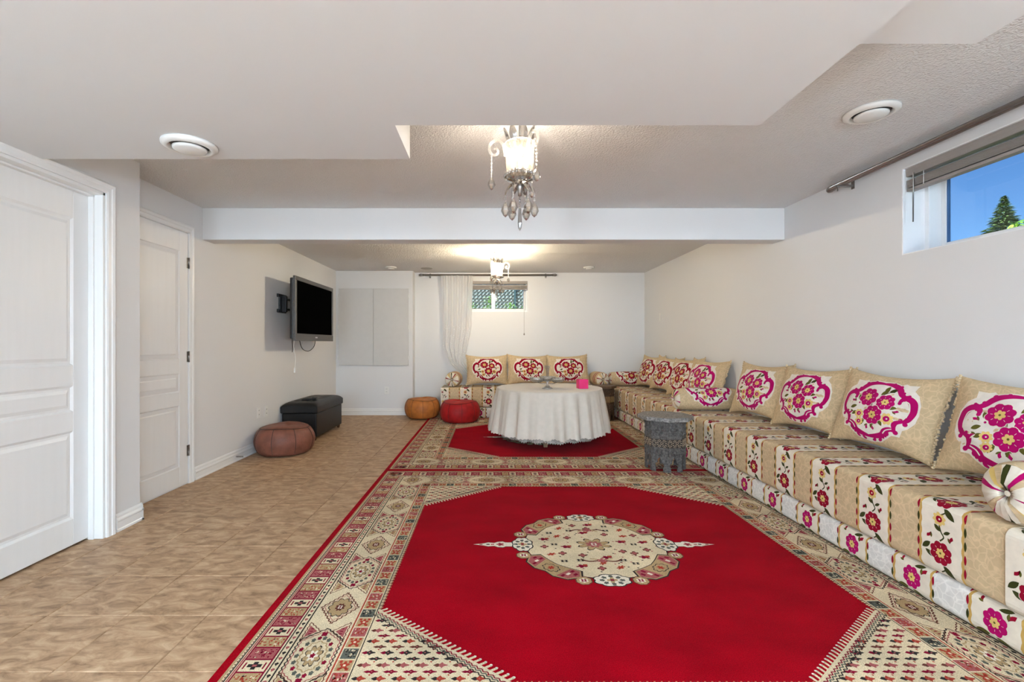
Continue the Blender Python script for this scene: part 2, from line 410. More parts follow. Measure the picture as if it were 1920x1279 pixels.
# ---------------------------------------------------------------- windows
def window(name,kind,a,b,z0,z1,base,mull=None):
    """a..b span along the wall, base = inner face of the frame, glass further out"""
    def bx(m,u0,u1,d0,d1,zz0,zz1):
        if kind=='x': m.box(base+d0,base+d1,u0,u1,zz0,zz1)
        else: m.box(u0,u1,base+d0,base+d1,zz0,zz1)
    f=MB(); t=.035
    bx(f,a,a+t,0,.13,z0,z1); bx(f,b-t,b,0,.13,z0,z1); bx(f,a+t,b-t,0,.13,z0,z0+t); bx(f,a+t,b-t,0,.13,z1-t,z1)
    w_=struct(f.build(name,M['vinyl'],bevel=0.003))
    mids=[a+t]+([mull] if mull is not None else [])+[b-t]
    for k in range(len(mids)-1):
        s0,s1=mids[k],mids[k+1]; q=.03; dd=.045 if k==0 else .075
        s=MB(); bx(s,s0,s0+q,dd,dd+.03,z0+t,z1-t); bx(s,s1-q,s1,dd,dd+.03,z0+t,z1-t); bx(s,s0+q,s1-q,dd,dd+.03,z0+t,z0+t+q); bx(s,s0+q,s1-q,dd,dd+.03,z1-t-q,z1-t)
        s=s.build('sash',M['vinyl'],w_,bevel=0.003)
        p=MB(); bx(p,s0+q,s1-q,dd+.012,dd+.016,z0+t+q,z1-t-q); p.build('pane',M['pane'],s)
        refl=MB(); e=.006  # thin strips painted as the bluish reflection beside the pane
        bx(refl,s1-q-e,s1-q,dd+.005,dd+.022,z0+t+q,z1-t-q); bx(refl,s0+q,s0+q+e,dd+.005,dd+.022,z0+t+q,z1-t-q); refl.build('reflection_strip',M['reflection_strip'],s)
    return w_
wd1=window('window_1','x',W1[0],W1[1],W1[2],W1[3],XR+.135,mull=2.22)
wd2=window('window_2','y',W2[0],W2[1],W2[2],W2[3],YB+.11,mull=0.044)
# white reveals (painted liners of the openings)
m=MB(); t=.006
m.box(XR+.001,XR+.135,W1[1]-t,W1[1],W1[2],W1[3]); m.box(XR+.001,XR+.135,W1[0],W1[0]+t,W1[2],W1[3]); m.box(XR+.001,XR+.135,W1[0]+t,W1[1]-t,W1[2],W1[2]+t); m.box(XR+.001,XR+.135,W1[0]+t,W1[1]-t,W1[3]-t,W1[3])
struct(m.build('trim_4',M['vinyl']))
m=MB()
m.box(W2[0],W2[0]+t,YB+.001,YB+.11,W2[2],W2[3]); m.box(W2[1]-t,W2[1],YB+.001,YB+.11,W2[2],W2[3]); m.box(W2[0]+t,W2[1]-t,YB+.001,YB+.11,W2[2],W2[2]+t); m.box(W2[0]+t,W2[1]-t,YB+.001,YB+.11,W2[3]-t,W2[3])
struct(m.build('trim_5',M['vinyl']))
# ================================================================== flat pattern pieces (woven print as thin raised pile)
C_=dict(tan=(198,174,138),tan2=(190,166,130),cream=(226,216,198),white=(226,218,206),gold=(196,158,88),crim=(140,8,38),mag=(168,8,92),green=(92,88,34),dgreen=(58,60,26),yel=(216,186,112),silver=(222,219,213),
  rred=(150,2,20),rcream=(216,198,164),rdark=(52,46,44),rtan=(176,148,108),rpink=(164,90,88),rwine=(128,20,46),rgrey=(92,94,84),rrust=(164,62,46),rbrown=(104,58,48),rwhite=(226,216,196))
C={k:lin(v) for k,v in C_.items()}
DAMASK.update((C['tan'],C['tan2'],C['silver']))

def catmull(pts,n=5,closed=False):
    out=[]; m=len(pts); rng=range(m if closed else m-1)
    for i in rng:
        p0=pts[(i-1)%m] if closed or i>0 else pts[i]; p1=pts[i]; p2=pts[(i+1)%m]; p3=pts[(i+2)%m] if closed or i+2<m else pts[(i+1)%m]
        for k in range(n):
            t=k/n
            out.append(tuple(0.5*(2*p1[d]+(p2[d]-p0[d])*t+(2*p0[d]-5*p1[d]+4*p2[d]-p3[d])*t*t+(3*p1[d]-p0[d]-3*p2[d]+p3[d])*t**3) for d in range(len(p1))))
    if not closed: out.append(tuple(pts[-1]))
    return out

class Pat:
    """list of 2-D coloured pieces with a layer each"""
    def __init__(s): s.p=[]
    def poly(s,pts,c,l=1): s.p.append(([tuple(q) for q in pts],c,l)); return s
    def rect(s,x0,x1,y0,y1,c,l=1): return s.poly([(x0,y0),(x1,y0),(x1,y1),(x0,y1)],c,l)
    def disc(s,x,y,r,c,l=1,n=12,ry=None): 
        ry=ry or r; return s.poly([(x+r*cos(2*pi*k/n),y+ry*sin(2*pi*k/n)) for k in range(n)],c,l)
    def scallop(s,x,y,r,c,l=1,n=8,depth=0.2,rot=0,ry=None,res=4):
        ry=ry or r; q=[]
        for k in range(n*res):
            a=2*pi*k/(n*res); f=1-depth+depth*abs(sin(n*a/2))
            q.append((x+r*f*cos(a+rot),y+ry*f*sin(a+rot)))
        return s.poly(q,c,l)
    def stroke(s,pts,w,c,l=1,n=4,taper=None):
        q=catmull(pts,n) if n>1 else pts
        N=len(q); L_=[];R_=[]
        for i,p in enumerate(q):
            a=q[max(i-1,0)]; b=q[min(i+1,N-1)]; dx,dy=b[0]-a[0],b[1]-a[1]; d=math.hypot(dx,dy) or 1
            ww=w*(taper(i/(N-1)) if taper else 1)/2
            L_.append((p[0]-dy/d*ww,p[1]+dx/d*ww)); R_.append((p[0]+dy/d*ww,p[1]-dx/d*ww))
        for i in range(N-1): s.poly([R_[i],R_[i+1],L_[i+1],L_[i]],c,l)
        return s
    def leaf(s,x,y,ln,w,a,c,l=1):
        q=[]
        for k in range(7):
            t=k/6; q.append((t*ln,w/2*sin(pi*t)**.8))
        for k in range(5,0,-1):
            t=k/6; q.append((t*ln,-w/2*sin(pi*t)**.8))
        ca,sa=cos(a),sin(a)
        return s.poly([(x+p*ca-r*sa,y+p*sa+r*ca) for p,r in q],c,l)
    def xf(s,f,flip=False,dl=0):
        o=Pat()
        for q,c,l in s.p:
            q2=[f(*p) for p in q]; o.p.append((q2[::-1] if flip else q2,c,l+dl))
        return o
    def add(s,o): s.p+=o.p; return s

def emit(mb,pat,mp,dz=0.0006,maxlen=None,clip=None):
    """mp(x,y)->(point,normal): lays the pieces on a surface, cutting them finely enough to follow it"""
    for q,c,l in pat.p:
        if clip and not all(clip(*p) for p in q): continue
        if maxlen is None:
            pts=[]
            for p in q:
                a,n=mp(*p); pts.append(a+n*(l*dz))
            mb.poly(pts,c,True); continue
        vs=[Vector((p[0],p[1],0)) for p in q]
        ar=sum(vs[i].x*vs[(i+1)%len(vs)].y-vs[(i+1)%len(vs)].x*vs[i].y for i in range(len(vs)))
        tr=[tuple(t) for t in (G.tessellate_polygon([vs]) if len(vs)>4 else ([(0,1,2)] if len(vs)==3 else [(0,1,2),(0,2,3)]))]
        V=[(v.x,v.y) for v in vs]
        fixed=[]
        for a,b,d in tr:
            s_=(V[b][0]-V[a][0])*(V[d][1]-V[a][1])-(V[d][0]-V[a][0])*(V[b][1]-V[a][1])
            if abs(s_)<1e-12: continue
            fixed.append((a,b,d) if s_>0 else (a,d,b))
        tr=fixed
        for _ in range(6):
            mid={}; new=[]; ch=False
            def mm(a,b):
                if math.hypot(V[a][0]-V[b][0],V[a][1]-V[b][1])<=maxlen: return None
                k=(min(a,b),max(a,b))
                if k not in mid: V.append(((V[a][0]+V[b][0])/2,(V[a][1]+V[b][1])/2)); mid[k]=len(V)-1
                return mid[k]
            for a,b,d in tr:
                x,y,z=mm(a,b),mm(b,d),mm(d,a); k=(x is not None)+(y is not None)+(z is not None)
                if k==0: new.append((a,b,d)); continue
                ch=True
                if k==3: new+=[(a,x,z),(x,b,y),(z,y,d),(x,y,z)]
                elif k==1:
                    if x is not None: new+=[(a,x,d),(x,b,d)]
                    elif y is not None: new+=[(a,b,y),(a,y,d)]
                    else: new+=[(a,b,z),(z,b,d)]
                else:
                    if x is None: new+=[(a,b,y),(a,y,z),(z,y,d)]
                    elif y is None: new+=[(a,x,z),(x,b,d),(x,d,z)]
                    else: new+=[(x,b,y),(a,x,y),(a,y,d)]
            tr=new
            if not ch: break
        n0=len(mb.v)
        for p in V:
            a,n=mp(*p); mb.v.append(tuple(a+n*(l*dz)))
        for t in tr: mb.face([n0+i for i in t],c,True)

# ---------------------------------------------------------------- motifs
def big_flower(p,x,y,r,col,l=2,rot=0.0,asp=1.0):
    p.scallop(x,y,r*1.05,C['cream'],l-.5,8,0.16,rot,ry=r*1.05*asp); p.scallop(x,y,r,col,l,8,0.16,rot,ry=r*asp)
    for k in range(8):
        a=rot+2*pi*k/8; p.stroke([(x+r*.50*cos(a),y+r*.50*asp*sin(a)),(x+r*.66*cos(a),y+r*.66*asp*sin(a))],r*.03,C['cream'],l+1,1)
    p.scallop(x,y,r*.42,C['yel'],l+2,6,0.3,rot+.3,ry=r*.42*asp)
    p.disc(x,y,r*.10,C['green'],l+3,6); 
def yel_flower(p,x,y,r,col,l=2):
    p.scallop(x,y,r,C['yel'],l,8,0.25,.2); p.disc(x,y,r*.48,col,l+1,9); p.disc(x+r*.08,y,r*.14,C['cream'],l+2,6)
def bud(p,x,y,r,col,a,l=2):
    p.leaf(x,y,r*1.6,r*.8,a,col,l); p.leaf(x,y,r*1.5,r*.4,a+.5,C['cream'],l+1); p.leaf(x,y,r*1.2,r*.5,a-.7,C['green'],l)

def bouquet(p,ox,oy,s,col,l=2):
    f=lambda dx,dy:(ox+dx*s,oy+dy*s)
    for dx,dy,a,ln,c in ((25,95,1.0,48,'green'),(40,120,1.4,40,'green'),(62,128,.5,42,'dgreen'),(-100,30,2.2,45,'green'),(-120,-5,3.6,40,'green'),(-40,-90,4.3,50,'green'),(55,-70,5.3,48,'green'),(90,10,.2,46,'green'),(-10,10,2.6,44,'green'),(30,10,.9,40,'green'),(-100,-50,3.6,40,'green'),(15,-105,4.9,40,'green')):
        p.leaf(*f(dx,dy),ln*1.25*s,27*s,a,C[c],l)
    p.stroke([f(40,100),f(65,122),f(95,130)],5*s,C['dgreen'],l,3)
    p.stroke([f(-10,30),f(-5,0),f(5,-30)],5*s,C['green'],l,3)
    yel_flower(p,*f(112,-64),42*s,col,l+1); yel_flower(p,*f(-84,-62),33*s,col,l+1); yel_flower(p,*f(-72,-118),30*s,col,l+1)
    big_flower(p,*f(-54,70),70*s,col,l+2); big_flower(p,*f(72,48),58*s,col,l+3,.3); big_flower(p,*f(14,-54),70*s,col,l+4,.15)
    for dx,dy,a in ((-138,22,2.8),(-132,-55,3.5),(130,-5,.1),(25,-122,4.9),(-8,-125,4.5)): bud(p,*f(dx,dy),24*s,col,a,l+1)
    p.disc(*f(-108,18),7*s,col,l+1,7)

def frame(p,ox,oy,s,col,l=2):
    """scrolled cartouche frame around the bouquet"""
    tp=lambda t:0.55+0.75*sin(pi*min(max(t,0),1))
    for g in (-1,1):
        f=lambda dx,dy:(ox+g*dx*s,oy+dy*s)
        def st(pts,w,tap=tp,c=col,ll=l,n=4):
            q=[f(*a) for a in pts]; p.stroke(q if g>0 else q[::-1],w*s*(1.35 if c is col else 1.6),c,ll,n,tap)
        st([(-2,186),(40,186),(85,174),(118,150),(140,120),(165,104),(186,112)],20)
        p.disc(*f(112,172),13*s,col,l,9); p.disc(*f(150,128),11*s,col,l,9); p.disc(*f(188,112),10*s,col,l,9); p.disc(*f(60,190),12*s,col,l,9)
        st([(150,62),(160,86),(190,92),(222,66),(236,18),(226,-34),(196,-66)],25)
        st([(178,76),(205,62),(218,20),(212,-28)],4,None,C['white'],l+1)
        p.disc(*f(152,58),12*s,col,l,9)
        st([(200,-60),(168,-74),(158,-100),(166,-128)],17); p.disc(*f(214,-72),14*s,col,l,9); p.disc(*f(172,-138),15*s,col,l,9); p.disc(*f(186,-52),11*s,col,l,9)
        st([(170,-132),(140,-128),(108,-148),(88,-178),(44,-196),(-2,-206)],22)
        st([(120,-136),(128,-160),(112,-176)],10); p.disc(*f(112,-178),9*s,col,l,8)
        st([(70,-180),(78,-206),(62,-220)],11); st([(40,-196),(36,-220),(20,-226)],10); p.disc(*f(96,-190),10*s,col,l,8)
        st([(150,-122),(116,-140),(96,-166)],4,None,C['white'],l+1)
def halo(p,ox,oy,s,l=1):
    q=[(0,205),(60,205),(110,188),(128,200),(150,190),(205,190),(200,150),(235,120),(262,60),(268,0),(262,-50),(232,-95),(205,-115),(196,-160),(150,-165),(120,-195),(80,-225),(30,-236),(0,-240)]
    q=q+[(-a,b) for a,b in q[-2:0:-1]]
    q=[(ox+a*s,oy+b*s) for a,b in q][::-1]
    p.poly(q,C['white'],l)

def cushion_pat(col,s=0.00098,oy=0.0):
    p=Pat(); halo(p,0,oy,s); frame(p,0,oy,s,col,2); bouquet(p,0,oy,s,col,2); return p

# ---------------------------------------------------------------- cushions
CW,CH=0.66,0.50
def cush_pt(u,v,side,th):
    x=CW/2*u*(1-0.07*(1-v*v)); z=CH/2*v*(1-0.15*(1-u*u))
    t=th*(max(0,(1-u*u))**.55)*(max(0,(1-v*v))**.5)*(1-.12*v)
    t+=(0.004*sin(9*u+4*v)+.003*sin(23*v+6*u)*abs(u))*(1-u*u)*(1-v*v)
    return Vector((x,-side*t,z+CH/2))
def cush_map(x,y):
    u,v=x/(CW/2),y/(CH/2); u=max(-.985,min(.985,u)); v=max(-.985,min(.985,v))
    p=cush_pt(u,v,1,.10); e=.01
    a=cush_pt(min(u+e,1),v,1,.10)-cush_pt(u-e,v,1,.10); b=cush_pt(u,min(v+e,1),1,.10)-cush_pt(u,v-e,1,.10)
    return p,a.cross(b).normalized()
def make_cushion(col):
    m=MB(); n1,n2=30,24
    us=[sin(pi/2*(-1+2*i/n1)) for i in range(n1+1)]; vs=[sin(pi/2*(-1+2*j/n2)) for j in range(n2+1)]
    m.grid([[cush_pt(u,v,1,.10) for v in vs] for u in us],C['tan'])
    m.grid([[cush_pt(u,v,-1,.055) for v in vs] for u in us],C['tan2'],flip=True)
    emit(m,cushion_pat(col),cush_map,0.0006,0.022)
    o=m.build('cushion',M['fabric'])
    rnd=random.Random(3)
    for sx in (-1,1):
        f=MB(); K=62
        for k in range(K):
            v=-1+2*k/(K-1); p=cush_pt(sx,v,1,0)
            f.ball((p.x+sx*.004+rnd.uniform(-.006,.006),p.y+rnd.uniform(-.006,.006),p.z),.0085,.0075,.0065,6,4)
        f.build('fringe_trim',M['fringe'],o)
    return o
cush_red=make_cushion(C['crim']); cush_mag=make_cushion(C['mag'])
SEAT=0.475
back_lab=['crimson floral cushion beside the sheer curtain on the back sofa','crimson floral cushion in the middle of three on the back sofa','crimson floral cushion on the back sofa, nearest the pink candle']
for k,(px,dz) in enumerate(((914,0),(990.5,.01),(1067,.008))):
    Y=7.47; x=(px-CX)/F*Y
    o=cush_red if k==0 else dup(cush_red)
    o.location=(x,Y-.04,SEAT+.022+dz*.2); o.rotation_euler=(R(-17),R((0,1.5,-1)[k]),R((6,6,6)[k]))
    tag(o,back_lab[k],'cushion','cushions on the back sofa')
right_lab=['crimson floral cushion beside the corner bolster on the long sofa','crimson floral cushion, second from the corner bolster','crimson floral cushion, third from the corner bolster','magenta floral cushion behind the bolster in the middle of the sofa',
 'magenta floral cushion in front of the middle bolster on the sofa','magenta floral cushion, second in front of the middle bolster','large-looking magenta floral cushion with its braided edge against a gap','magenta floral cushion behind the gathered bolster at the sofa end']
spots=[(7.03,8,0),(6.40,8,0),(5.77,8,0),(5.22,9,1),(4.17,6,1),(3.51,6,1),(2.85,6,1),(2.10,6,1)]
for k,(y,d,v) in enumerate(spots):
    src=cush_red if not v else cush_mag
    o=src if k==3 else dup(src)
    o.location=(2.345-.0025*d,y,SEAT+.026); o.rotation_euler=(R(-17),R((0,2,-2,1,0,-1,2,1)[k]),R(-90+d))
    tag(o,right_lab[k],'cushion','cushions along the right sofa')

# ---------------------------------------------------------------- mattresses and bases
def stripe_pat(w,t0,t1,first=-0.01):
    """flowered stripe of width w along t (t>0 runs down the front); x across"""
    p=Pat()
    k0=int((t0-first)/.24)-1
    for k in range(k0,8):
        t=first+.24*k
        g=Pat(); 
        big_flower(g,0,t,.050,C['crim'],3)
        g.leaf(-.048,t-.03,.05,.022,2.4,C['dgreen'],2); g.leaf(-.03,t+.028,.045,.02,3.6,C['dgreen'],2)
        g.stroke([(.012,t+.05),(.02,t+.062),(.0,t+.078)],.005,C['dgreen'],2,3)
        g.leaf(.012,t+.047,.062,.026,.75,C['dgreen'],2)
        yel_flower(g,-.008,t+.098,.030,C['crim'],2)
        g.stroke([(-.008,t+.125),(0,t+.15),(.012,t+.17),(-.005,t+.19)],.006,C['dgreen'],2,3)
        g.leaf(-.004,t+.15,.036,.018,3.9,C['dgreen'],2); g.leaf(.01,t+.155,.034,.014,-.5,C['dgreen'],2)
        bud(g,.040,t+.185,.020,C['crim'],-1.3,2); bud(g,-.045,t+.165,.020,C['crim'],2.2,2)
        p.add(g)
    return p
def edge_pat(x,t0,t1,side):
    p=Pat(); pts=[]; n=max(4,int((t1-t0)/.0125))
    for i in range(n+1):
        t=t0+(t1-t0)*i/n; pts.append((x+.0025*sin(2*pi*t/.05),t))
    p.stroke(pts,.011,C['gold'],2,1)
    t=t0+.015; k=0
    while t<t1-.05:
        p.leaf(x+side*.009,t,.042,.011,pi/2,C['dgreen'] if (k//2)%2==0 else C['crim'],3); t+=.055; k+=1
    return p
def mattress(name,L,depth,h,start,pitch=.352,ww=.187,phase0=True,mats='fabric',flower='stripe',rad=.035):
    """local: s along +x (0..L), front face at y=0 facing -y, back at y=depth, z 0..h; start = s of the first flowered stripe's left edge"""
    arc=pi*rad/2; Tt=-(depth-rad); Tb=arc+(h-2*rad)+arc
    def mp(s,t):
        if t<=0: return Vector((s,rad-t,h)),Vector((0,0,1))
        if t<=arc:
            a=t/rad; return Vector((s,rad-rad*sin(a),h-rad+rad*cos(a))),Vector((0,-sin(a),cos(a)))
        if t<=Tb-arc: return Vector((s,0,h-rad-(t-arc))),Vector((0,-1,0))
        a=min((t-(Tb-arc))/rad,pi/2); return Vector((s,rad-rad*cos(a),rad-rad*sin(a))),Vector((0,-cos(a),-sin(a)))
    ts=[Tt]+[Tt*(1-k/6) for k in range(1,7)]+[arc*k/5 for k in range(1,6)]+[arc+(Tb-2*arc)*k/4 for k in range(1,5)]+[Tb-arc+arc*k/4 for k in range(1,5)]
    m=MB()
    rows=[[mp(s,t)[0] for t in ts] for s in (0,L)]
    cols=C['tan'] if flower=='stripe' else C['silver']
    m.grid([rows[0],rows[1]],cols,True)
    for x,fl in ((0,False),(L,True)):
        ring=[mp(x,t)[0] for t in ts]+[Vector((x,depth,0))]
        m.poly(ring if fl else ring[::-1],cols)
    m.poly([(0,depth,0),(0,depth,h),(L,depth,h),(L,depth,0)],cols)
    b0=mp(0,Tb)[0]; m.poly([(0,b0.y,0),(0,depth,0),(L,depth,0),(L,b0.y,0)],cols)
    tx=lambda q:(q[0],-q[1])
    x=start
    while x>0: x-=pitch
    base=MB()
    while x<L:
        a,b=max(x,0),min(x+ww,L)
        if b-a>.01:
            bg=Pat()
            for i in range(len(ts)-1): bg.rect(a,b,ts[i],ts[i+1],C['cream'],1)
            emit(m,bg.xf(lambda u,v:(u,v)),mp,.0007)
            cx=x+ww/2
            if flower=='stripe':
                pt=stripe_pat(ww,Tt,Tb)
            else:
                pt=Pat(); tc=Tb*.50
                big_flower(pt,0,tc,.046,C['mag'],3,asp=1.12)
                pt.leaf(-.02,tc+.052,.06,.026,2.9,C['green'],2); pt.leaf(.0,tc+.055,.06,.026,.35,C['green'],2)
                bud(pt,.046,tc-.03,.024,C['crim'],-.9,2); bud(pt,-.045,tc-.055,.018,C['crim'],-2.2,2); pt.leaf(.01,tc-.055,.05,.018,-.3,C['dgreen'],2)
            for xe,sd in ((x,-1),(x+ww,1)):
                if .015<xe<L-.015: 
                    e=edge_pat(xe,Tt,Tb-.012,sd); emit(m,e,mp,.0007,.025,clip=lambda u,v:0.002<u<L-.002)
            emit(m,pt.xf(lambda u,v:(cx+u,v)),mp,.0007,.025,clip=lambda u,v:0.004<u<L-.004 and Tt<v<Tb-.004)
        x+=pitch
    return m.build(name,M['fabric'])

XF=1.904
# right sofa: local x runs towards the camera (-Y)
def right_piece(kind,ya,yb,h,z,off,label,cat,flower):
    L=yb-ya
    o=mattress(kind,L,XR-XF-.02-off,h,(yb-4.541) if flower=='stripe' else (yb-3.635),flower=flower)
    o.location=(XF+off,yb,z); o.rotation_euler=(0,0,R(-90)); tag(o,label,cat,'long right sofa')
    return o
right_piece('sofa_mattress',1.73,4.68,.305,.17,0,'striped floral mattress of the long sofa beside the grey carved table','mattress','stripe')
right_piece('sofa_mattress',4.685,7.75,.305,.17,0,'striped floral mattress between the middle bolster and the back corner','mattress','stripe')
right_piece('sofa_mattress',0.75,1.725,.305,.17,-.012,'striped floral mattress past the gathered end bolster','mattress','stripe')
right_piece('divan',0.75,4.68,.149,.017,.012,'low white quilted divan with magenta flowers along the open rug','divan','base')
right_piece('divan',4.685,7.75,.149,.017,.012,'low quilted divan with flowers beside the dark corner table','divan','base')
# back sofa
BX0,BX1,BYF=-0.768,1.88,7.235
o=mattress('sofa_mattress',BX1-BX0,YB-BYF-.02,.305,-.06); o.location=(BX0,BYF,.17); tag(o,'striped floral mattress against the back wall under the window','mattress')
o=mattress('divan',BX1-BX0,YB-BYF-.03,.165,-.20,flower='base'); o.location=(BX0,BYF+.01,.002); tag(o,'low flowered divan under the back wall mattress, behind the red pouf','divan')

# ---------------------------------------------------------------- bolsters
def make_bolster(col,L=.56,r=.112,center=1.0,rich=True):
    """axis along local x (0..L), resting at z=0; pattern centre at angle `center` up from the -y side"""
    m=MB(); n=32; ns=14
    prof=lambda s:r*(1-.10*(abs(2*s-1)**8))
    m.grid([[Vector((L*s,-prof(s)*cos(2*pi*k/n),r+prof(s)*sin(2*pi*k/n))) for k in range(n+1)] for s in [i/ns for i in range(ns+1)]],C['tan'],True,flip=True)
    def mp(x,y):
        a=center+y/r; s=min(max(x/L,0),1); q=prof(s)
        return Vector((x,-q*cos(a),r+q*sin(a))),Vector((0,-cos(a),sin(a)))
    if rich:
        p=Pat(); halo(p,L/2,0,.00085); frame(p,L/2,0,.00085,col,2); bouquet(p,L/2,0,.00085,col,2)
        emit(m,p,mp,.0006,.02)
    else:
        p=Pat()
        for x in (.05,.11): p.rect(x,x+.022,-.30,.30,col,1)
        emit(m,p,mp,.0006,.03)
    o=m.build('bolster',M['fabric'])
    rnd=random.Random(5)
    for e,sx in ((0,-1),(L,1)):
        g=MB(); K=40; rad=[1,.86,.62,.36,.10]
        cyc=[C['cream'],C['cream'],C['tan'],col,C['cream'],C['dgreen'],C['tan'],C['yel'],C['cream'],col]
        P_=[]
        for k in range(K):
            a=2*pi*k/K; row=[]
            for i,f in enumerate(rad):
                bul=.030*(1-f**2.5)-.022*max(0,1-f/.34)
                pl=(.006 if k%2 else -.004)*(1 if 0<i<4 else 0)
                rr=r*.90*f*(1.0 if k%2 else .985)
                row.append((e+sx*(bul+pl),-rr*cos(a),r+rr*sin(a)))
            P_.append(row)
        g.grid(P_,closeu=True,colf=lambda i,j:cyc[(i//2)%10] if i%4<3 else C['cream'],flip=(sx<0))
        g.face([len(g.v)-K*5+k*5+4 for k in range(K)],C['cream'])
        g.build('gathered_end',M['fabric'],o)
        b=MB(); b.ball((e+sx*.010,0,r),.006,.012,.012,8,6,C['cream']); b.build('button',M['fabric'],o)
    return o
bl=make_bolster(C['mag'],.60,.112,1.15); bl.location=(1.885,4.765,SEAT+.005); tag(bl,'tan bolster with magenta bouquet lying across the middle of the long sofa','bolster')
bl=make_bolster(C['crim'],.60,.112,.95); bl.location=(1.915,7.52,SEAT+.005); tag(bl,'tan bolster with red flowers at the far corner of the long sofa','bolster')
bl=make_bolster(C['crim'],.29,.118,1.0,False); bl.location=(-.60,7.29,SEAT+.002); bl.rotation_euler=(0,0,R(82)); tag(bl,'round bolster with pleated end under the sheer curtain','bolster')
bl=make_bolster(C['crim'],.36,.112,1.0,False); bl.location=(1.74,7.29,SEAT+.009); bl.rotation_euler=(0,0,R(98)); tag(bl,'bolster with red bands behind the dark carved corner table','bolster')
bl=make_bolster(C['mag'],.30,.118,.7,False); bl.location=(1.93,1.74,SEAT+.002); bl.rotation_euler=(0,0,R(0)); tag(bl,'cream bolster with gathered knotted end at the near end of the sofa','bolster')

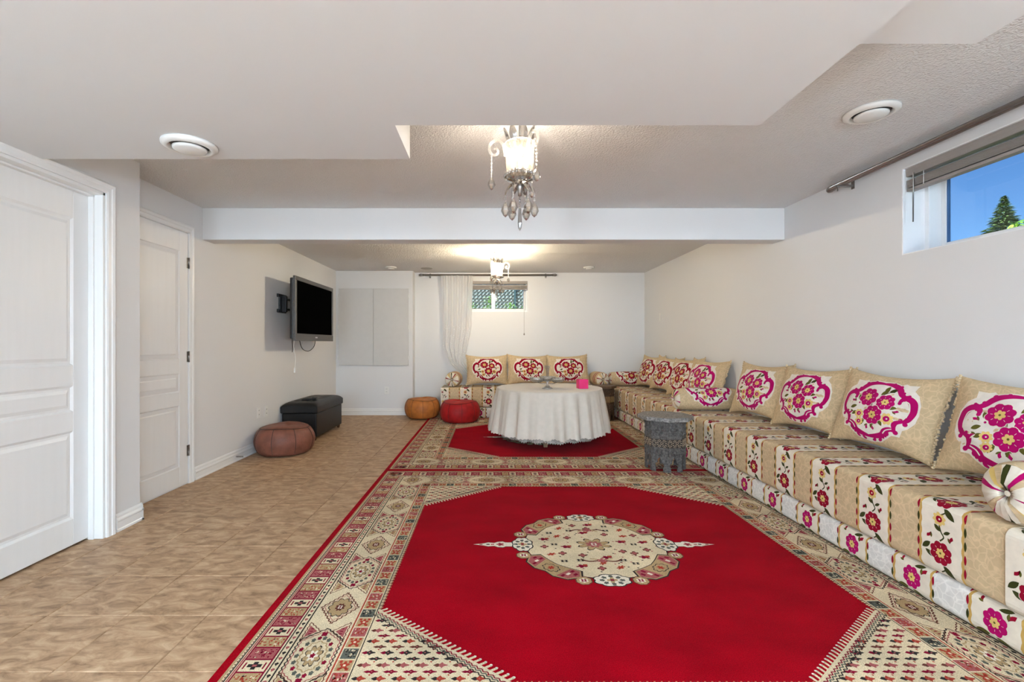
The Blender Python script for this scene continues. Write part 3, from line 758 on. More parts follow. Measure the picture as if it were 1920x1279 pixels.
# ================================================================== rugs
def make_rug(name,x0,x1,y0,y1,seed,label):
    W,H=x1-x0,y1-y0; rnd=random.Random(seed); p=Pat(); cx,cy=W/2,H/2
    def ring(d0,d1,c,l):
        p.rect(d0,W-d0,d0,d1,c,l); p.rect(d0,W-d0,H-d1,H-d0,c,l); p.rect(d0,d1,d1,H-d1,c,l); p.rect(W-d1,W-d0,d1,H-d1,c,l)
    ring(.034,.485,C['rcream'],1)
    ring(.034,.044,C['rtan'],2); ring(.052,.057,C['rdark'],2); ring(.060,.066,C['rpink'],2)
    ring(.068,.172,C['rwine'],2); ring(.178,.183,C['rdark'],2); ring(.205,.211,C['rdark'],2)
    ring(.398,.404,C['rrust'],2); ring(.470,.474,C['rdark'],2)
    sides=[(W,lambda s,d:(s,d)),(H,lambda s,d:(W-d,s)),(W,lambda s,d:(W-s,H-d)),(H,lambda s,d:(d,H-s))]
    for L,f in sides:
        def q(s0,s1,d0,d1,c,l): p.poly([f(s0,d0),f(s1,d0),f(s1,d1),f(s0,d1)],c,l)
        def pl(pts,c,l): p.poly([f(*a) for a in pts],c,l)
        # tiny outer zigzag and outer guard of blocks
        n=int((L-.14)/.016)
        for k in range(n):
            s=.07+k*.016; pl([(s,.045),(s+.006,.051),(s-.006,.051)],C['rbrown'],2)
        nb=round((L-.14)/.066); bw=(L-.136)/nb
        for k in range(nb):
            s=.068+k*bw; t=k%3; c=(C['rpink'],C['rcream'],C['rtan'])[t]
            q(s+.004,s+bw-.004,.074,.166,c,3)
            if t==1:
                q(s+bw*.2,s+bw*.8,.112,.128,C['rdark'],4); q(s+bw*.38,s+bw*.62,.095,.145,C['rdark'],4); q(s+bw*.42,s+bw*.58,.112,.128,C['rpink'],5)
                for dd in (.082,.152): q(s+bw*.25,s+bw*.75,dd,dd+.006,C['rwine'],4)
            else:
                cc=(C['rwine'],None,C['rrust'])[t]
                for _ in range(34):
                    a=s+.006+rnd.random()*(bw-.02); d=.076+rnd.random()*.082; ww=.004+.006*rnd.random()
                    q(a,a+ww,d,d+.003+.005*rnd.random(),cc if rnd.random()<.7 else C['rcream'],4)
        # small guard with darts
        n=int((L-.37)/.030)
        for k in range(n):
            s=.19+k*.030; pl([(s,.186),(s+.014,.194),(s,.202),(s-.006,.194)],C['rdark'] if k%2 else C['rpink'],3)
        # main border: diamonds in the corners, hexagons and diamonds in turn
        D=.305; n=4; per=(L-2*D)/n
        def outline(pts,wd,c,l):
            m_=len(pts)
            for i in range(m_):
                a=pts[i]; b=pts[(i+1)%m_]; dx,dy=b[0]-a[0],b[1]-a[1]; ln=math.hypot(dx,dy); st=max(2,int(ln/.011)); px,py=-dy/ln,dx/ln
                prev=None
                for k in range(st+1):
                    t=k/st; z=wd*.55*(1 if k%2 else -1)
                    cur=(a[0]+dx*t+px*z,a[1]+dy*t+py*z)
                    if prev: 
                        pl([(prev[0]-px*wd/2,prev[1]-py*wd/2),(cur[0]-px*wd/2,cur[1]-py*wd/2),(cur[0]+px*wd/2,cur[1]+py*wd/2),(prev[0]+px*wd/2,prev[1]+py*wd/2)],c,l)
                    prev=cur
        def scal(x,y,rx,ry,c,l,n=8,dp=.25): 
            pl([(x+rx*(1-dp+dp*abs(sin(n*a/2)))*cos(a),y+ry*(1-dp+dp*abs(sin(n*a/2)))*sin(a)) for a in [2*pi*k/(n*3) for k in range(n*3)]],c,l)
        def diamond(s):
            a,b=.118,.080
            for f_,c,wd in ((1,'rbrown',.006),(.84,'rpink',.003)): outline([(s-a*f_,D),(s,D-b*f_),(s+a*f_,D),(s,D+b*f_)],wd,C[c],3)
            scal(s,D,.074,.053,C['rdark'],3,10,.2); scal(s,D,.068,.048,C['rtan'],4,10,.2); scal(s,D,.030,.022,C['rbrown'],5,8,.3); scal(s,D,.016,.012,C['rwhite'],6,4,.5); scal(s,D,.007,.005,C['rwine'],7,4,.2)
        def hexa(s):
            a,b,h=.165,.082,.095
            for f_,c,wd in ((1,'rdark',.005),(.90,'rpink',.004)):
                outline([(s-a*f_,D),(s-h*f_,D-b*f_),(s+h*f_,D-b*f_),(s+a*f_,D),(s+h*f_,D+b*f_),(s-h*f_,D+b*f_)],wd,C[c],3)
            for k in range(18):
                an=2*pi*(k+.5)/18; scal(s+.104*cos(an),D+.058*sin(an),.013,.009,C['rgrey'] if k%3 else C['rwine'],4,5,.3)
            outline([(s+.084*cos(2*pi*k/10),D+.046*sin(2*pi*k/10)) for k in range(10)],.005,C['rtan'],5)
            scal(s,D,.064,.037,C['rdark'],5,8,.35); scal(s,D,.058,.033,C['rtan'],6,8,.35); scal(s,D,.034,.022,C['rwhite'],7,6,.5); scal(s,D,.016,.011,C['rwine'],8,5,.4)
            for e in (-1,1): scal(s+e*.128,D,.016,.014,C['rwine'],4,4,.3)
        for k in range(n+1):
            s=D+per*k
            if k<n: diamond(s)
            if k<n: hexa(s+per/2)
        for k in range(2*n):
            s=D+per*(k+.5)/2+(.012 if k%2==0 else -.012)
            for e in (-1,1):
                tri=[(s,D+e*.022),(s-.060,D+e*.082),(s+.060,D+e*.082)]
                if e<0: tri=tri[::-1]
                outline(tri,.004,C['rbrown'],3)
                pl([(s,D+e*.036),(s-.038,D+e*.076),(s+.038,D+e*.076)] if e>0 else [(s,D-.036),(s+.038,D-.076),(s-.038,D-.076)],C['rtan'] if k%2 else C['rpink'],3)
                for d_ in (-.016,0,.016): q(s+d_-.003,s+d_+.003,D+e*.06-.006,D+e*.06+.006,C['rwine'],4)
        # inner guard of blocks
        I0,I1=.409,.465; nb=4*round((L-2*I0)/.066/4); bw=(L-2*I0)/nb
        for k in range(nb):
            s=I0+k*bw; t=k%4; q(s+.004,s+bw-.003,I0,I1,(C['rgrey'],C['rtan'],C['rpink'],C['rtan'])[t],3)
            cc=(C['rdark'],C['rrust'],C['rrust'],C['rrust'])[t]; lc=(C['rcream'],C['rtan'],C['rcream'],C['rtan'])[t]
            if t in (1,3):
                scal(s+bw/2,(I0+I1)/2,.024,.020,cc,4,5,.5)
                for a_,b_ in ((.2,.2),(.8,.25),(.2,.8),(.8,.75)): scal(s+bw*a_,I0+.056*b_,.009,.007,cc,4,4,.3)
                scal(s+bw/2,(I0+I1)/2,.007,.006,C['rcream'],5,4,.3)
            else:
                for _ in range(26):
                    a=s+.007+rnd.random()*(bw-.022); d=I0+.003+rnd.random()*.044; q(a,a+.003+.009*rnd.random(),d,d+.003+.005*rnd.random(),cc if rnd.random()<.65 else lc,4)
    # corner fields with rows of sprigs
    p.rect(.474,W-.474,.474,H-.474,C['rcream'],2)
    ax,ay=.485,.485; kx,ky=.545,.43
    for sx in (0,1):
        for sy in (0,1):
            f=lambda a,b:((ax+a) if not sx else W-ax-a,(ay+b) if not sy else H-ay-b)
            row=0; b=.02
            while b<ky:
                a=.02+(.033 if row%2 else 0)
                while a<kx:
                    if a/kx+b/ky<.93:
                        x,y=f(a,b); d=1
                        c1=(C['rdark'],C['rwine'],C['rbrown'])[row%3]; c2=(C['rrust'],C['rdark'],C['rpink'])[row%3]
                        big=row%2==0
                        h=.022 if big else .017
                        p.poly([(x-.026,y),(x-.012,y-h*.42),(x-.002,y-h*.25),(x-.002,y+h*.25),(x-.012,y+h*.42)],c1,3)
                        p.poly([(x-.006,y-.003),(x+.006,y-h*.7),(x+.012,y-h*.30),(x+.026,y-.002),(x+.026,y+.002),(x+.012,y+h*.30),(x+.006,y+h*.7),(x-.006,y+.003)],c2 if big else c1,4)
                        p.disc(x+.004,y,.0035,C['rpink'],5,5)
                        if big: p.disc(x+.033,y+.018,.004,C['rrust'],3,5)
                    a+=.068
                b+=.0335; row+=1
    # red octagon with combed edges
    E=[(ax,ay+ky),(ax+kx,ay),(W-ax-kx,ay),(W-ax,ay+ky),(W-ax,H-ay-ky),(W-ax-kx,H-ay),(ax+kx,H-ay),(ax,H-ay-ky)]
    p.poly(E,C['rred'],6)
    for i in range(8):
        a=Vector(E[i]); b=Vector(E[(i+1)%8]); d=(b-a); L=d.length; d.normalize(); n_=Vector((-d.y,d.x))   # inward
        if i%2==0:      # diagonal: zigzags outside, teeth pointing into the red
            K=int(L/.024)
            for k in range(K):
                s=a+d*(L*k/K); e=a+d*(L*(k+.45)/K); m_=a+d*(L*(k+1)/K)
                p.poly([s,e,e+n_*.020+d*.008,s+n_*.020+d*.008],C['rcream'],7); p.disc(*(s+n_*.022+d*.013),.006,C['rwhite'],7,6)
                for off,c in ((-.012,'rwine'),(-.022,'rgrey'),(-.034,'rdark')):
                    z0=s+n_*off; z1=(s+m_)/2+n_*(off-.009); z2=m_+n_*off
                    for u,v in ((z0,z1),(z1,z2)):
                        t=(v-u).normalized(); nn=Vector((-t.y,t.x))*.0022
                        p.poly([u-nn,v-nn,v+nn,u+nn],C[c],5)
        else:
            K=int(L/.012)
            for k in range(K):
                s=a+d*(L*k/K); e=a+d*(L*(k+.5)/K)
                p.poly([s-n_*.010,e-n_*.010,e+n_*.006,s+n_*.006],C['rtan'] if k%2 else C['rbrown'],7)
    # centre medallion
    def A(r,a,ecc=1): return (cx+r*cos(a),cy+r*sin(a)*ecc)
    def scal2(x,y,rx,ry,c,l,n=8,dp=.25,rot=0):
        q=[]
        for k in range(n*4):
            a=2*pi*k/(n*4); f=1-dp+dp*abs(sin(n*a/2)); u,v=rx*f*cos(a),ry*f*sin(a); q.append((x+u*cos(rot)-v*sin(rot),y+u*sin(rot)+v*cos(rot)))
        p.poly(q,c,l)
    B=7
    for e in (-1,1):     # pendants along x
        q=[(.44,0),(.455,.030),(.50,.030),(.515,.044),(.545,.040),(.565,.022),(.60,.030),(.625,.016),(.685,0)]
        q=q+[(a,-b) for a,b in q[-2:0:-1]]
        for f_,c,l in ((1,'rdark',B),(.86,'rwhite',B+1)):
            pts=[(cx+e*(.555+(a-.555)*(f_*.06+.94 if f_<1 else 1)),cy+b*f_) for a,b in q]; p.poly(pts if e>0 else pts[::-1],C[c],l)
        scal2(cx+e*.53,cy,.024,.024,C['rpink'],B+2,5,.45); scal2(cx+e*.53,cy,.010,.010,C['rwine'],B+3,5,.3)
        for a in (.575,.60,.64): scal2(cx+e*a,cy,.012,.008,C['rdark'] if a==.60 else C['rpink'],B+2,4,.3)
    p.poly([A(.395,2*pi*k/40) for k in range(40)],C['rdark'],B); p.poly([A(.388,2*pi*k/40) for k in range(40)],C['rcream'],B+1)
    for k in range(4):
        a=pi/4+k*pi/2; ox,oy=cx+.385*cos(a),cy+.385*sin(a); t=(-sin(a),cos(a)); nr=(cos(a),sin(a))
        g=lambda u,v:(ox+u*t[0]+v*nr[0],oy+u*t[1]+v*nr[1])
        sh=[(-.175,-.02),(-.135,-.075),(-.06,-.055),(0,-.045),(.06,-.055),(.135,-.075),(.175,-.02),(.135,.05),(.06,.075),(0,.06),(-.06,.075),(-.135,.05)][::-1]
        p.poly([g(*u) for u in sh],C['rdark'],B+2); p.poly([g(u[0]*.95,u[1]*.90) for u in sh],C['rtan'],B+3)
        for s_ in (-1,1):
            pts=[(s_*.155,-.018),(s_*.125,-.06),(s_*.078,-.048),(s_*.066,.055),(s_*.125,.040)]
            if s_>0: pts=pts[::-1]
            pts=pts[::-1]; p.poly([g(*u) for u in pts],C['rpink'],B+4)
            for u,v in ((.10,0),(.13,-.02),(.09,.03),(.10,-.035)):
                xx,yy=g(s_*u,v); scal2(xx,yy,.016,.010,C['rwine'] if v else C['rwhite'],B+5,4,.3,a)
        xx,yy=g(0,.008); scal2(xx,yy,.052,.038,C['rdark'],B+4,8,.2,a+pi/2); scal2(xx,yy,.046,.033,C['rtan'],B+5,8,.2,a+pi/2); scal2(xx,yy,.022,.018,C['rrust'],B+6,6,.5,a)
    for k in range(4):
        a=k*pi/2; xx,yy=A(.405,a)
        scal2(xx,yy,.064,.098,C['rdark'],B+4,8,.13,a); scal2(xx,yy,.057,.090,C['rwhite'],B+5,8,.13,a)
        for j in range(8):
            b=2*pi*j/8; scal2(xx+.036*cos(b)*(1+.35*abs(sin(a))),yy+.036*sin(b)*(1+.35*abs(cos(a))),.015,.012,C['rgrey'],B+6,5,.3,b)
        scal2(xx,yy,.026,.030,C['rtan'],B+7,4,.5,a+.78); scal2(xx,yy,.010,.012,C['rwine'],B+8,4,.3,a)
        for s_ in (-1,1):
            xx,yy=A(.430,a+s_*.325); scal2(xx,yy,.043,.043,C['rbrown'],B+3,8,.08); scal2(xx,yy,.037,.037,C['rtan'],B+4,8,.08); scal2(xx,yy,.024,.022,C['rwhite'],B+5,6,.3); scal2(xx,yy,.017,.015,C['rwine'],B+6,4,.45); scal2(xx,yy,.005,.005,C['rwhite'],B+7,4,.2)
    scal2(cx,cy,.105,.085,C['rdark'],B+2,8,.45); scal2(cx,cy,.095,.076,C['rtan'],B+3,8,.45); scal2(cx,cy,.05,.042,C['rpink'],B+4,8,.4); scal2(cx,cy,.02,.02,C['rwhite'],B+5,4,.4); scal2(cx,cy,.010,.010,C['rwine'],B+6,4,.3)
    for r_,n,off,kinds in ((.165,8,.2,'abab'),(.225,12,0,'cdcb'),(.285,18,.1,'abdc'),(.330,20,.12,'dcda')):
        for k in range(n):
            a=off+2*pi*k/n; x,y=A(r_,a)
            if min(abs(((a-j*pi/2+pi)%(2*pi))-pi) for j in range(4))*r_<.10 and r_>.30: continue
            if min(abs(((a-pi/4-j*pi/2+pi)%(2*pi))-pi) for j in range(4))*r_<.17 and r_>.31: continue
            kd=kinds[k%4]
            if kd=='a': scal2(x,y,.034,.020,C['rwine'],B+2,5,.5,rnd.random()*.6-.3); scal2(x+.018,y+.010,.015,.011,C['rrust'],B+3,4,.3)
            elif kd=='b': scal2(x,y,.026,.024,C['rbrown'],B+2,4,.45,.78); scal2(x,y,.016,.015,C['rpink'],B+3,4,.3,.78)
            elif kd=='c': scal2(x,y,.024,.016,C['rdark'],B+2,4,.5); scal2(x,y,.008,.006,C['rcream'],B+3,4,.3)
            else: scal2(x,y,.030,.017,C['rrust'],B+2,6,.5,rnd.random()); 
    for k in range(70):
        a=rnd.random()*2*pi; r_=.11+.25*rnd.random(); x,y=A(r_,a); scal2(x,y,.006,.005,C['rpink'] if k%2 else C['rdark'],B+1+.5,4,.2)
    for e in (-1,1):
        for g_ in (-1,1):
            x,y=cx,cy+e*.20; p.stroke([(x+g_*.02,y),(x+g_*.07,y+e*.008),(x+g_*.11,y-e*.018)],.012,C['rbrown'],B+2,3); p.stroke([(x+g_*.02,y+.012),(x+g_*.06,y-e*.022)],.009,C['rtan'],B+3,2)
        scal2(cx,cy+e*.20,.03,.026,C['rpink'],B+4,6,.5)
    T=.011
    m=MB(); m.box(0,W,0,H,0,T,C['rred'])
    mp=lambda x,y:(Vector((x,y,T)),Vector((0,0,1)))
    emit(m,p,mp,.00025)
    m.sm=[False]*len(m.f)
    o=m.build(name,M['rug'],loc=(x0,y0,0.0005)); return tag(o,label,'rug')
make_rug('rug',-.955,2.125,1.09,4.231,1,'red octagon rug with a cream medallion lying in the open')
make_rug('rug',-.955,2.125,4.236,7.225,2,'red octagon rug lying under the round clothed table')
# ================================================================== tables
RZ=0.0155     # top of the rug pile
# round table, lace undercloth, tablecloth
TXc,TYc,TH,TR=0.694,5.60,0.628,0.615
t=thing('round_table','low round wooden table hidden under a long cream cloth','table',(TXc,TYc,RZ))
MB().lathe([(0,TH-.03-RZ),(TR-.01,TH-.03-RZ),(TR,TH-.022-RZ),(TR,TH-.008-RZ),(TR-.008,TH-RZ),(0,TH-RZ)],48).build('table_top',M['wood'],t)
for k,a in enumerate((100,10,190,280)):
    x,y=.42*cos(R(a+158)),.42*sin(R(a+158))
    m=MB(); P_=[]
    for z,r_ in ((0,.020),(.10,.026),(.35,.030),(TH-.03-RZ,.034)):
        P_.append((x*(1.05-.05*z),y*(1.05-.05*z),z,r_))
    pts=[Vector(q[:3]) for q in P_]
    for i in range(3):
        a0,a1=P_[i],P_[i+1]; n=len(m.v)
        for q in (a0,a1):
            for dx,dy in ((-1,-1),(1,-1),(1,1),(-1,1)): m.v.append((q[0]+dx*q[3],q[1]+dy*q[3],q[2]))
        for e in range(4): m.face([n+e,n+(e+1)%4,n+4+(e+1)%4,n+4+e])
        if i==0: m.face([n+3,n+2,n+1,n])
    m.build('leg',M['wood'],t)
def skirt(r0,r1,ztop,zbot,amp,nf,seed,lace=.0,top=True):
    rnd=random.Random(seed); m=MB(); K=264; ph=[rnd.uniform(0,6.28) for _ in range(6)]
    def fold(a): return .55*math.tanh(1.8*sin(nf*a+ph[0]+.9*sin(3*a+ph[1])))+.3*sin((nf+7)*a+ph[2])+.25*sin((nf//2)*a+ph[3])
    rows=[]
    for k in range(K):
        a=2*pi*k/K; row=[]
        if top:
            for f in (0.0,.5,.9,.985): row.append((r0*f*cos(a),r0*f*sin(a),ztop))
        for j,tt in enumerate((0,.03,.08,.16,.3,.45,.6,.75,.88,1.0)):
            z=ztop-.004-(ztop-zbot)*tt
            if tt==0 and top: z=ztop-.0015
            r_=r0+(r1-r0)*tt**.9+amp*fold(a)*min(1,tt*1.25)**.75+(.006*tt)
            if tt==1.0: z+=lace*abs(sin(a*66))-.012*fold(a+.2)
            row.append((r_*cos(a),r_*sin(a),z))
        rows.append(row)
    m.grid(rows,smooth=True,closeu=True); return m
o=skirt(TR-.02,TR-.05,TH-.04,.075,.012,19,4,.016,top=False).build('lace_undercloth',mat('grey_lace',(178,170,160),0.85,noise=(90,0.35),bump=('voronoi',60,0.5,0.004)),loc=(TXc,TYc,0)); tag(o,'grey lace cloth showing below the cream tablecloth','undercloth')
o=skirt(TR+.006,TR+.070,TH+.006,.135,.050,21,11,.010).build('tablecloth',M['cloth'],loc=(TXc,TYc,0)); tag(o,'cream damask tablecloth with deep folds over the round table','tablecloth')
TT=TH+.0062
# silver centrepiece
e=thing('fruit_stand','silver filigree centrepiece with three bowls and a glass vase','fruit stand',(.655,5.42,TT))
MB().lathe([(0,0),(.062,0),(.064,.006),(.052,.014),(.034,.022),(.022,.034),(.014,.046),(.012,.072),(.020,.084),(0,.09)],24).build('pedestal',M['silver'],e)
for k,(a,dx) in enumerate(((195,.125),(-15,.115),(90,.10),(268,.0))):
    x,y=dx*cos(R(a)),dx*sin(R(a)); z=.074 if k<3 else .086
    s=1.0 if k<3 else 1.05
    m=MB()
    P_=[]
    for q in range(32):
        an=2*pi*q/32; fl=1+.05*(q%2)
        P_.append([(x+r_*s*fl*cos(an),y+r_*s*fl*sin(an),z+zz) for r_,zz in ((.012,0),(.050,.005),(.074,.024),(.082,.052),(.087,.055),(.076,.028),(.050,.010),(.0,.008))])
    m.grid(P_,smooth=True,closeu=True)
    b_=m.build('bowl',M['silver'],e)
    if k<3:
        MB().tube([(0,0,.060),(x*.5,y*.5,.056),(x,y,.076)],.004,6).build('arm',M['silver'],e)
MB().lathe([(.010,.09),(.012,.13),(.018,.20),(.034,.265),(.032,.265),(.016,.20),(.009,.13),(.0,.095)],18,caps=False).build('glass_vase',M['glass_vase'],e)
o=MB().box(-.055,.055,-.055,.055,0,.108).build('candle',M['candle'],loc=(1.062,5.44,TT),rot=(0,0,R(6)),bevel=.004)
tag(o,'square bright pink candle standing on the cream tablecloth','candle')
MB().tube([(0,0,.106),(0,.001,.118)],.0015,6).build('wick',M['black'],o)

# grey octagonal carved table
def ngon(r,z,n=8,rot=pi/8): return [(r*cos(rot+2*pi*k/n),r*sin(rot+2*pi*k/n),z) for k in range(n)]
def octa_table(name,label,loc,H,rt,rb,mt,ctop,cbody,cband,inlay,bands,rz=0):
    t=thing(name,label,'side table',loc,rz)
    m=MB(); 
    prof=[(rt*.985,H-.036),(rt,H-.030),(rt,H-.006),(rt*.985,H)]
    rows=[ngon(r_,z) for r_,z in prof]
    for i in range(3):
        for k in range(8): m.poly([rows[i][k],rows[i][(k+1)%8],rows[i+1][(k+1)%8],rows[i+1][k]],ctop)
    m.poly(rows[3],ctop); m.poly(rows[0][::-1],ctop); m.build('table_top',mt,t,bevel=.002)
    ft=.135*H/.5
    for k in range(8):     # eight side boards, each with a lobed arch cut out at the bottom
        a=pi/8+2*pi*k/8; a2=a+2*pi/8; p0=Vector((rb*cos(a),rb*sin(a),0)); p1=Vector((rb*cos(a2),rb*sin(a2),0)); d=p1-p0; w_=d.length; d.normalize(); n=Vector((d.y,-d.x,0))
        arch=[(.26,0),(.27,.25),(.20,.40),(.22,.55),(.34,.60),(.36,.78),(.50,1.0)]
        arch=arch+[(1-u,v) for u,v in arch[-2::-1]]
        b=MB()
        def q(u,z,o_=0): return p0+d*(u*w_)+n*o_+Vector((0,0,z))
        Z=H-.036
        outl=[(0,0)]+[(u,v*ft) for u,v in arch]+[(1,0),(1,Z),(0,Z)]
        # outer face split: two feet, and upper part
        fr=[(0,0)]+[(u,v*ft) for u,v in arch]+[(1,0),(1,ft*1.25),(0,ft*1.25)]
        b.poly([q(u,z) for u,z in fr],cbody); b.poly([q(u,z,-.016) for u,z in fr][::-1],cbody)
        for i in range(len(arch)-1):
            b.poly([q(arch[i][0],arch[i][1]*ft),q(arch[i][0],arch[i][1]*ft,-.016),q(arch[i+1][0],arch[i+1][1]*ft,-.016),q(arch[i+1][0],arch[i+1][1]*ft)],cbody)
        zs=[ft*1.25]+[z for z in bands]+[Z]
        for i in range(len(zs)-1):
            off=.004 if i%2==1 else 0
            cc=cband if i%2==1 else cbody
            b.poly([q(0,zs[i],off),q(1,zs[i],off),q(1,zs[i+1],off),q(0,zs[i+1],off)],cc)
            if off:
                b.poly([q(0,zs[i]),q(1,zs[i]),q(1,zs[i],off),q(0,zs[i],off)],cc); b.poly([q(0,zs[i+1],off),q(1,zs[i+1],off),q(1,zs[i+1]),q(0,zs[i+1])],cc)
        b.poly([q(0,ft*1.25,-.016),q(1,ft*1.25,-.016),q(1,Z,-.016),q(0,Z,-.016)][::-1],cbody)
        # raised carved ribs
        for (za,zb) in ((ft*.95,bands[0]),(bands[-1],Z)):
            zc=(za+zb)/2; hh=(zb-za)
            for j in range(10):
                an=2*pi*j/10; u,v=.5+.20*cos(an),zc+hh*.26*sin(an); 
                c0=q(u,v,.0); b.ball(tuple(c0),.010,.010,.013,6,4,cbody)
            b.ball(tuple(q(.5,zc,0)),.017,.017,.021,7,5,cbody)
            for u in (.1,.9):
                for v in (.2,.5,.8): b.ball(tuple(q(u,za+hh*v,0)),.009,.009,.014,6,4,cbody)
        s=b.build('side_board',mt,t)
        g=MB()
        for i in range(1,len(zs)-1,2):
            za,zb=zs[i],zs[i+1]; rnd=random.Random(k+9)
            for j in range(3):
                for r_,n_ in ((.26,7),(.42,10)):
                    for l in range(n_):
                        an=2*pi*l/n_+j; u=(.17+.33*j)+r_*.36*cos(an)*.9; v=(za+zb)/2+(zb-za)*.42*r_/.42*sin(an)
                        if .03<u<.97: g.ball(tuple(q(u,v,.0045)),.0032,.0032,.0032,5,3,inlay)
        g.build('inlay',mat('inlay_'+name,vcol=True,rough=.4,noise=(90,.2)) if k==0 else bpy.data.materials['inlay_'+name],s)
    return t
octa_table('carved_table','grey washed octagonal carved table with beaded inlay band','' or (1.598,4.30,RZ),.488,.245,.178,M['grey_wood'],lin((130,127,123)),lin((86,83,80)),lin((52,42,34)),lin((214,190,160)),(.215,.290),R(8))
octa_table('carved_table','dark brown inlaid corner table between the two sofas','' or (1.70,7.03,RZ),.515,.180,.145,M['carved'],lin((96,72,48)),lin((78,56,34)),lin((116,88,50)),lin((206,178,120)),(.27,.36),R(0))

# ================================================================== poufs
def pouf(loc,r,h,c,label,seed,panels=10,tilt=0):
    rnd=random.Random(seed); lm=leather('leather_pouf_%d'%seed,c); lm2=mat('seam_%d'%seed,tuple(int(v*.45) for v in c),.6,noise=(30,.2))
    prof=[(0,.0),(.62,.0),(.80,.035),(.93,.16),(1.0,.40),(.985,.60),(.90,.80),(.78,.915),(.55,.965),(.25,.985),(0,.975)]
    ph=[rnd.uniform(0,6) for _ in range(4)]
    def pt(a,f,z):
        w=1+.020*sin(3*a+ph[0])+.012*sin(5*a+ph[1])*(1-z); dz=1+.035*sin(2*a+ph[2])*(z>.5)
        return Vector((r*f*w*cos(a),r*f*w*sin(a),h*z*dz))
    m=MB(); K=panels*6; cp=catmull(prof,3)
    cp=[(max(0,a),max(0,b)) for a,b in cp]
    rows=[]
    for k in range(K):
        a=2*pi*k/K; dent=1-.016*(1 if k%6==0 else 0)
        rows.append([pt(a,f*(dent if .05<z<.97 else 1),z) for f,z in cp])
    m.grid(rows,smooth=True,closeu=True)
    o=m.build('pouf',lm,loc=loc,rot=(0,tilt,0)); tag(o,label,'pouf')
    s=MB()
    for k in range(panels):
        a=2*pi*k/panels; s.tube([pt(a,f*.990,z)+Vector((0,0,.0005)) for f,z in cp if .10<z<.93 and f>.7],.0028,5)
    s.tube([pt(2*pi*k/60,.80,.905) for k in range(61)],.004,5)
    s.build('seam',lm2,o)
    return o
pouf((-2.188,4.98,0),.300,.305,(118,72,56),'flattened brown leather pouf beside the black storage bench',1,8)
pouf((-1.060,7.285,.012),.272,.31,(176,106,48),'orange tan leather pouf standing on bare floor against the wall',2,9)
pouf((-.455,6.90,RZ),.296,.315,(160,26,28),'red leather pouf sitting on the rug in front of the sofa',3,9)

# ================================================================== black storage bench
X0,X1,Y0,Y1=-2.474,-2.062,5.56,6.50
sb=thing('storage_bench','black leather storage bench with tufted lid against the wall','storage bench',((X0+X1)/2,(Y0+Y1)/2,0))
hx,hy=(X1-X0)/2,(Y1-Y0)/2
MB().box(-hx,hx,-hy,hy,.045,.325).build('body',M['black_leather'],sb,bevel=.012,seg=3)
m=MB(); nx,ny=14,30
def lidz(u,v):
    e=(max(0,1-abs(u)**6)*max(0,1-abs(v)**10))**.5; z=.400+.058*e
    for tu in (-.38,.38):
        for tv in (-.62,-.2,.22,.64):
            d=((u-tu)*hx)**2+((v-tv)*hy)**2; z-=.022*math.exp(-d/.0016)
    return z
us=[sin(pi/2*(-1+2*i/nx)) for i in range(nx+1)]; vs=[sin(pi/2*(-1+2*j/ny)) for j in range(ny+1)]
m.grid([[(u*(hx+.012),v*(hy+.012),lidz(u,v)) for v in vs] for u in us],smooth=True)
ring=[(us[0],v) for v in vs]+[(u,vs[-1]) for u in us[1:]]+[(us[-1],v) for v in vs[-2::-1]]+[(u,vs[0]) for u in us[-2:0:-1]]
for i in range(len(ring)):
    a=ring[i]; b=ring[(i+1)%len(ring)]
    m.poly([(a[0]*(hx+.012),a[1]*(hy+.012),.335),(b[0]*(hx+.012),b[1]*(hy+.012),.335),(b[0]*(hx+.012),b[1]*(hy+.012),.400),(a[0]*(hx+.012),a[1]*(hy+.012),.400)])
    m.poly([(a[0]*(hx+.012),a[1]*(hy+.012),.335),(b[0]*(hx+.012),b[1]*(hy+.012),.335),(b[0]*(hx+.004),b[1]*(hy+.004),.327),(a[0]*(hx+.004),a[1]*(hy+.004),.327)])
m.poly([(u*(hx+.004),v*(hy+.004),.327) for u,v in ring])
# lid: straight upholstered sides first, then the padded crown
lid=m.build('lid',M['black_leather'],sb)
for tu in (-.38,.38):
    for tv in (-.62,-.2,.22,.64):
        MB().ball((tu*hx,tv*hy,lidz(tu,tv)+.003),.011,.011,.006,8,5).build('button',M['black_leather'],lid)
for sx in (-1,1):
    for sy in (-1,1):
        MB().lathe([(.016,0),(.022,.045)],10,o=(sx*(hx-.035),sy*(hy-.035),0)).build('leg',M['wood_dark'],sb)
# strap-like loop lying on the lid
m=MB(); pts=[]
for k in range(33):
    a=2*pi*k/32; pts.append((.085*cos(a),.050*sin(a)*(1 if sin(a)>0 else .8),.010+.014*max(0,cos(a))))
m.tube(pts,.010,8)
m.box(.050,.095,-.022,.022,.004,.036)
o=m.build('strap_loop',M['black'],loc=(-2.245,5.80,.455)); tag(o,'small black loop of strap lying on the bench lid','strap')

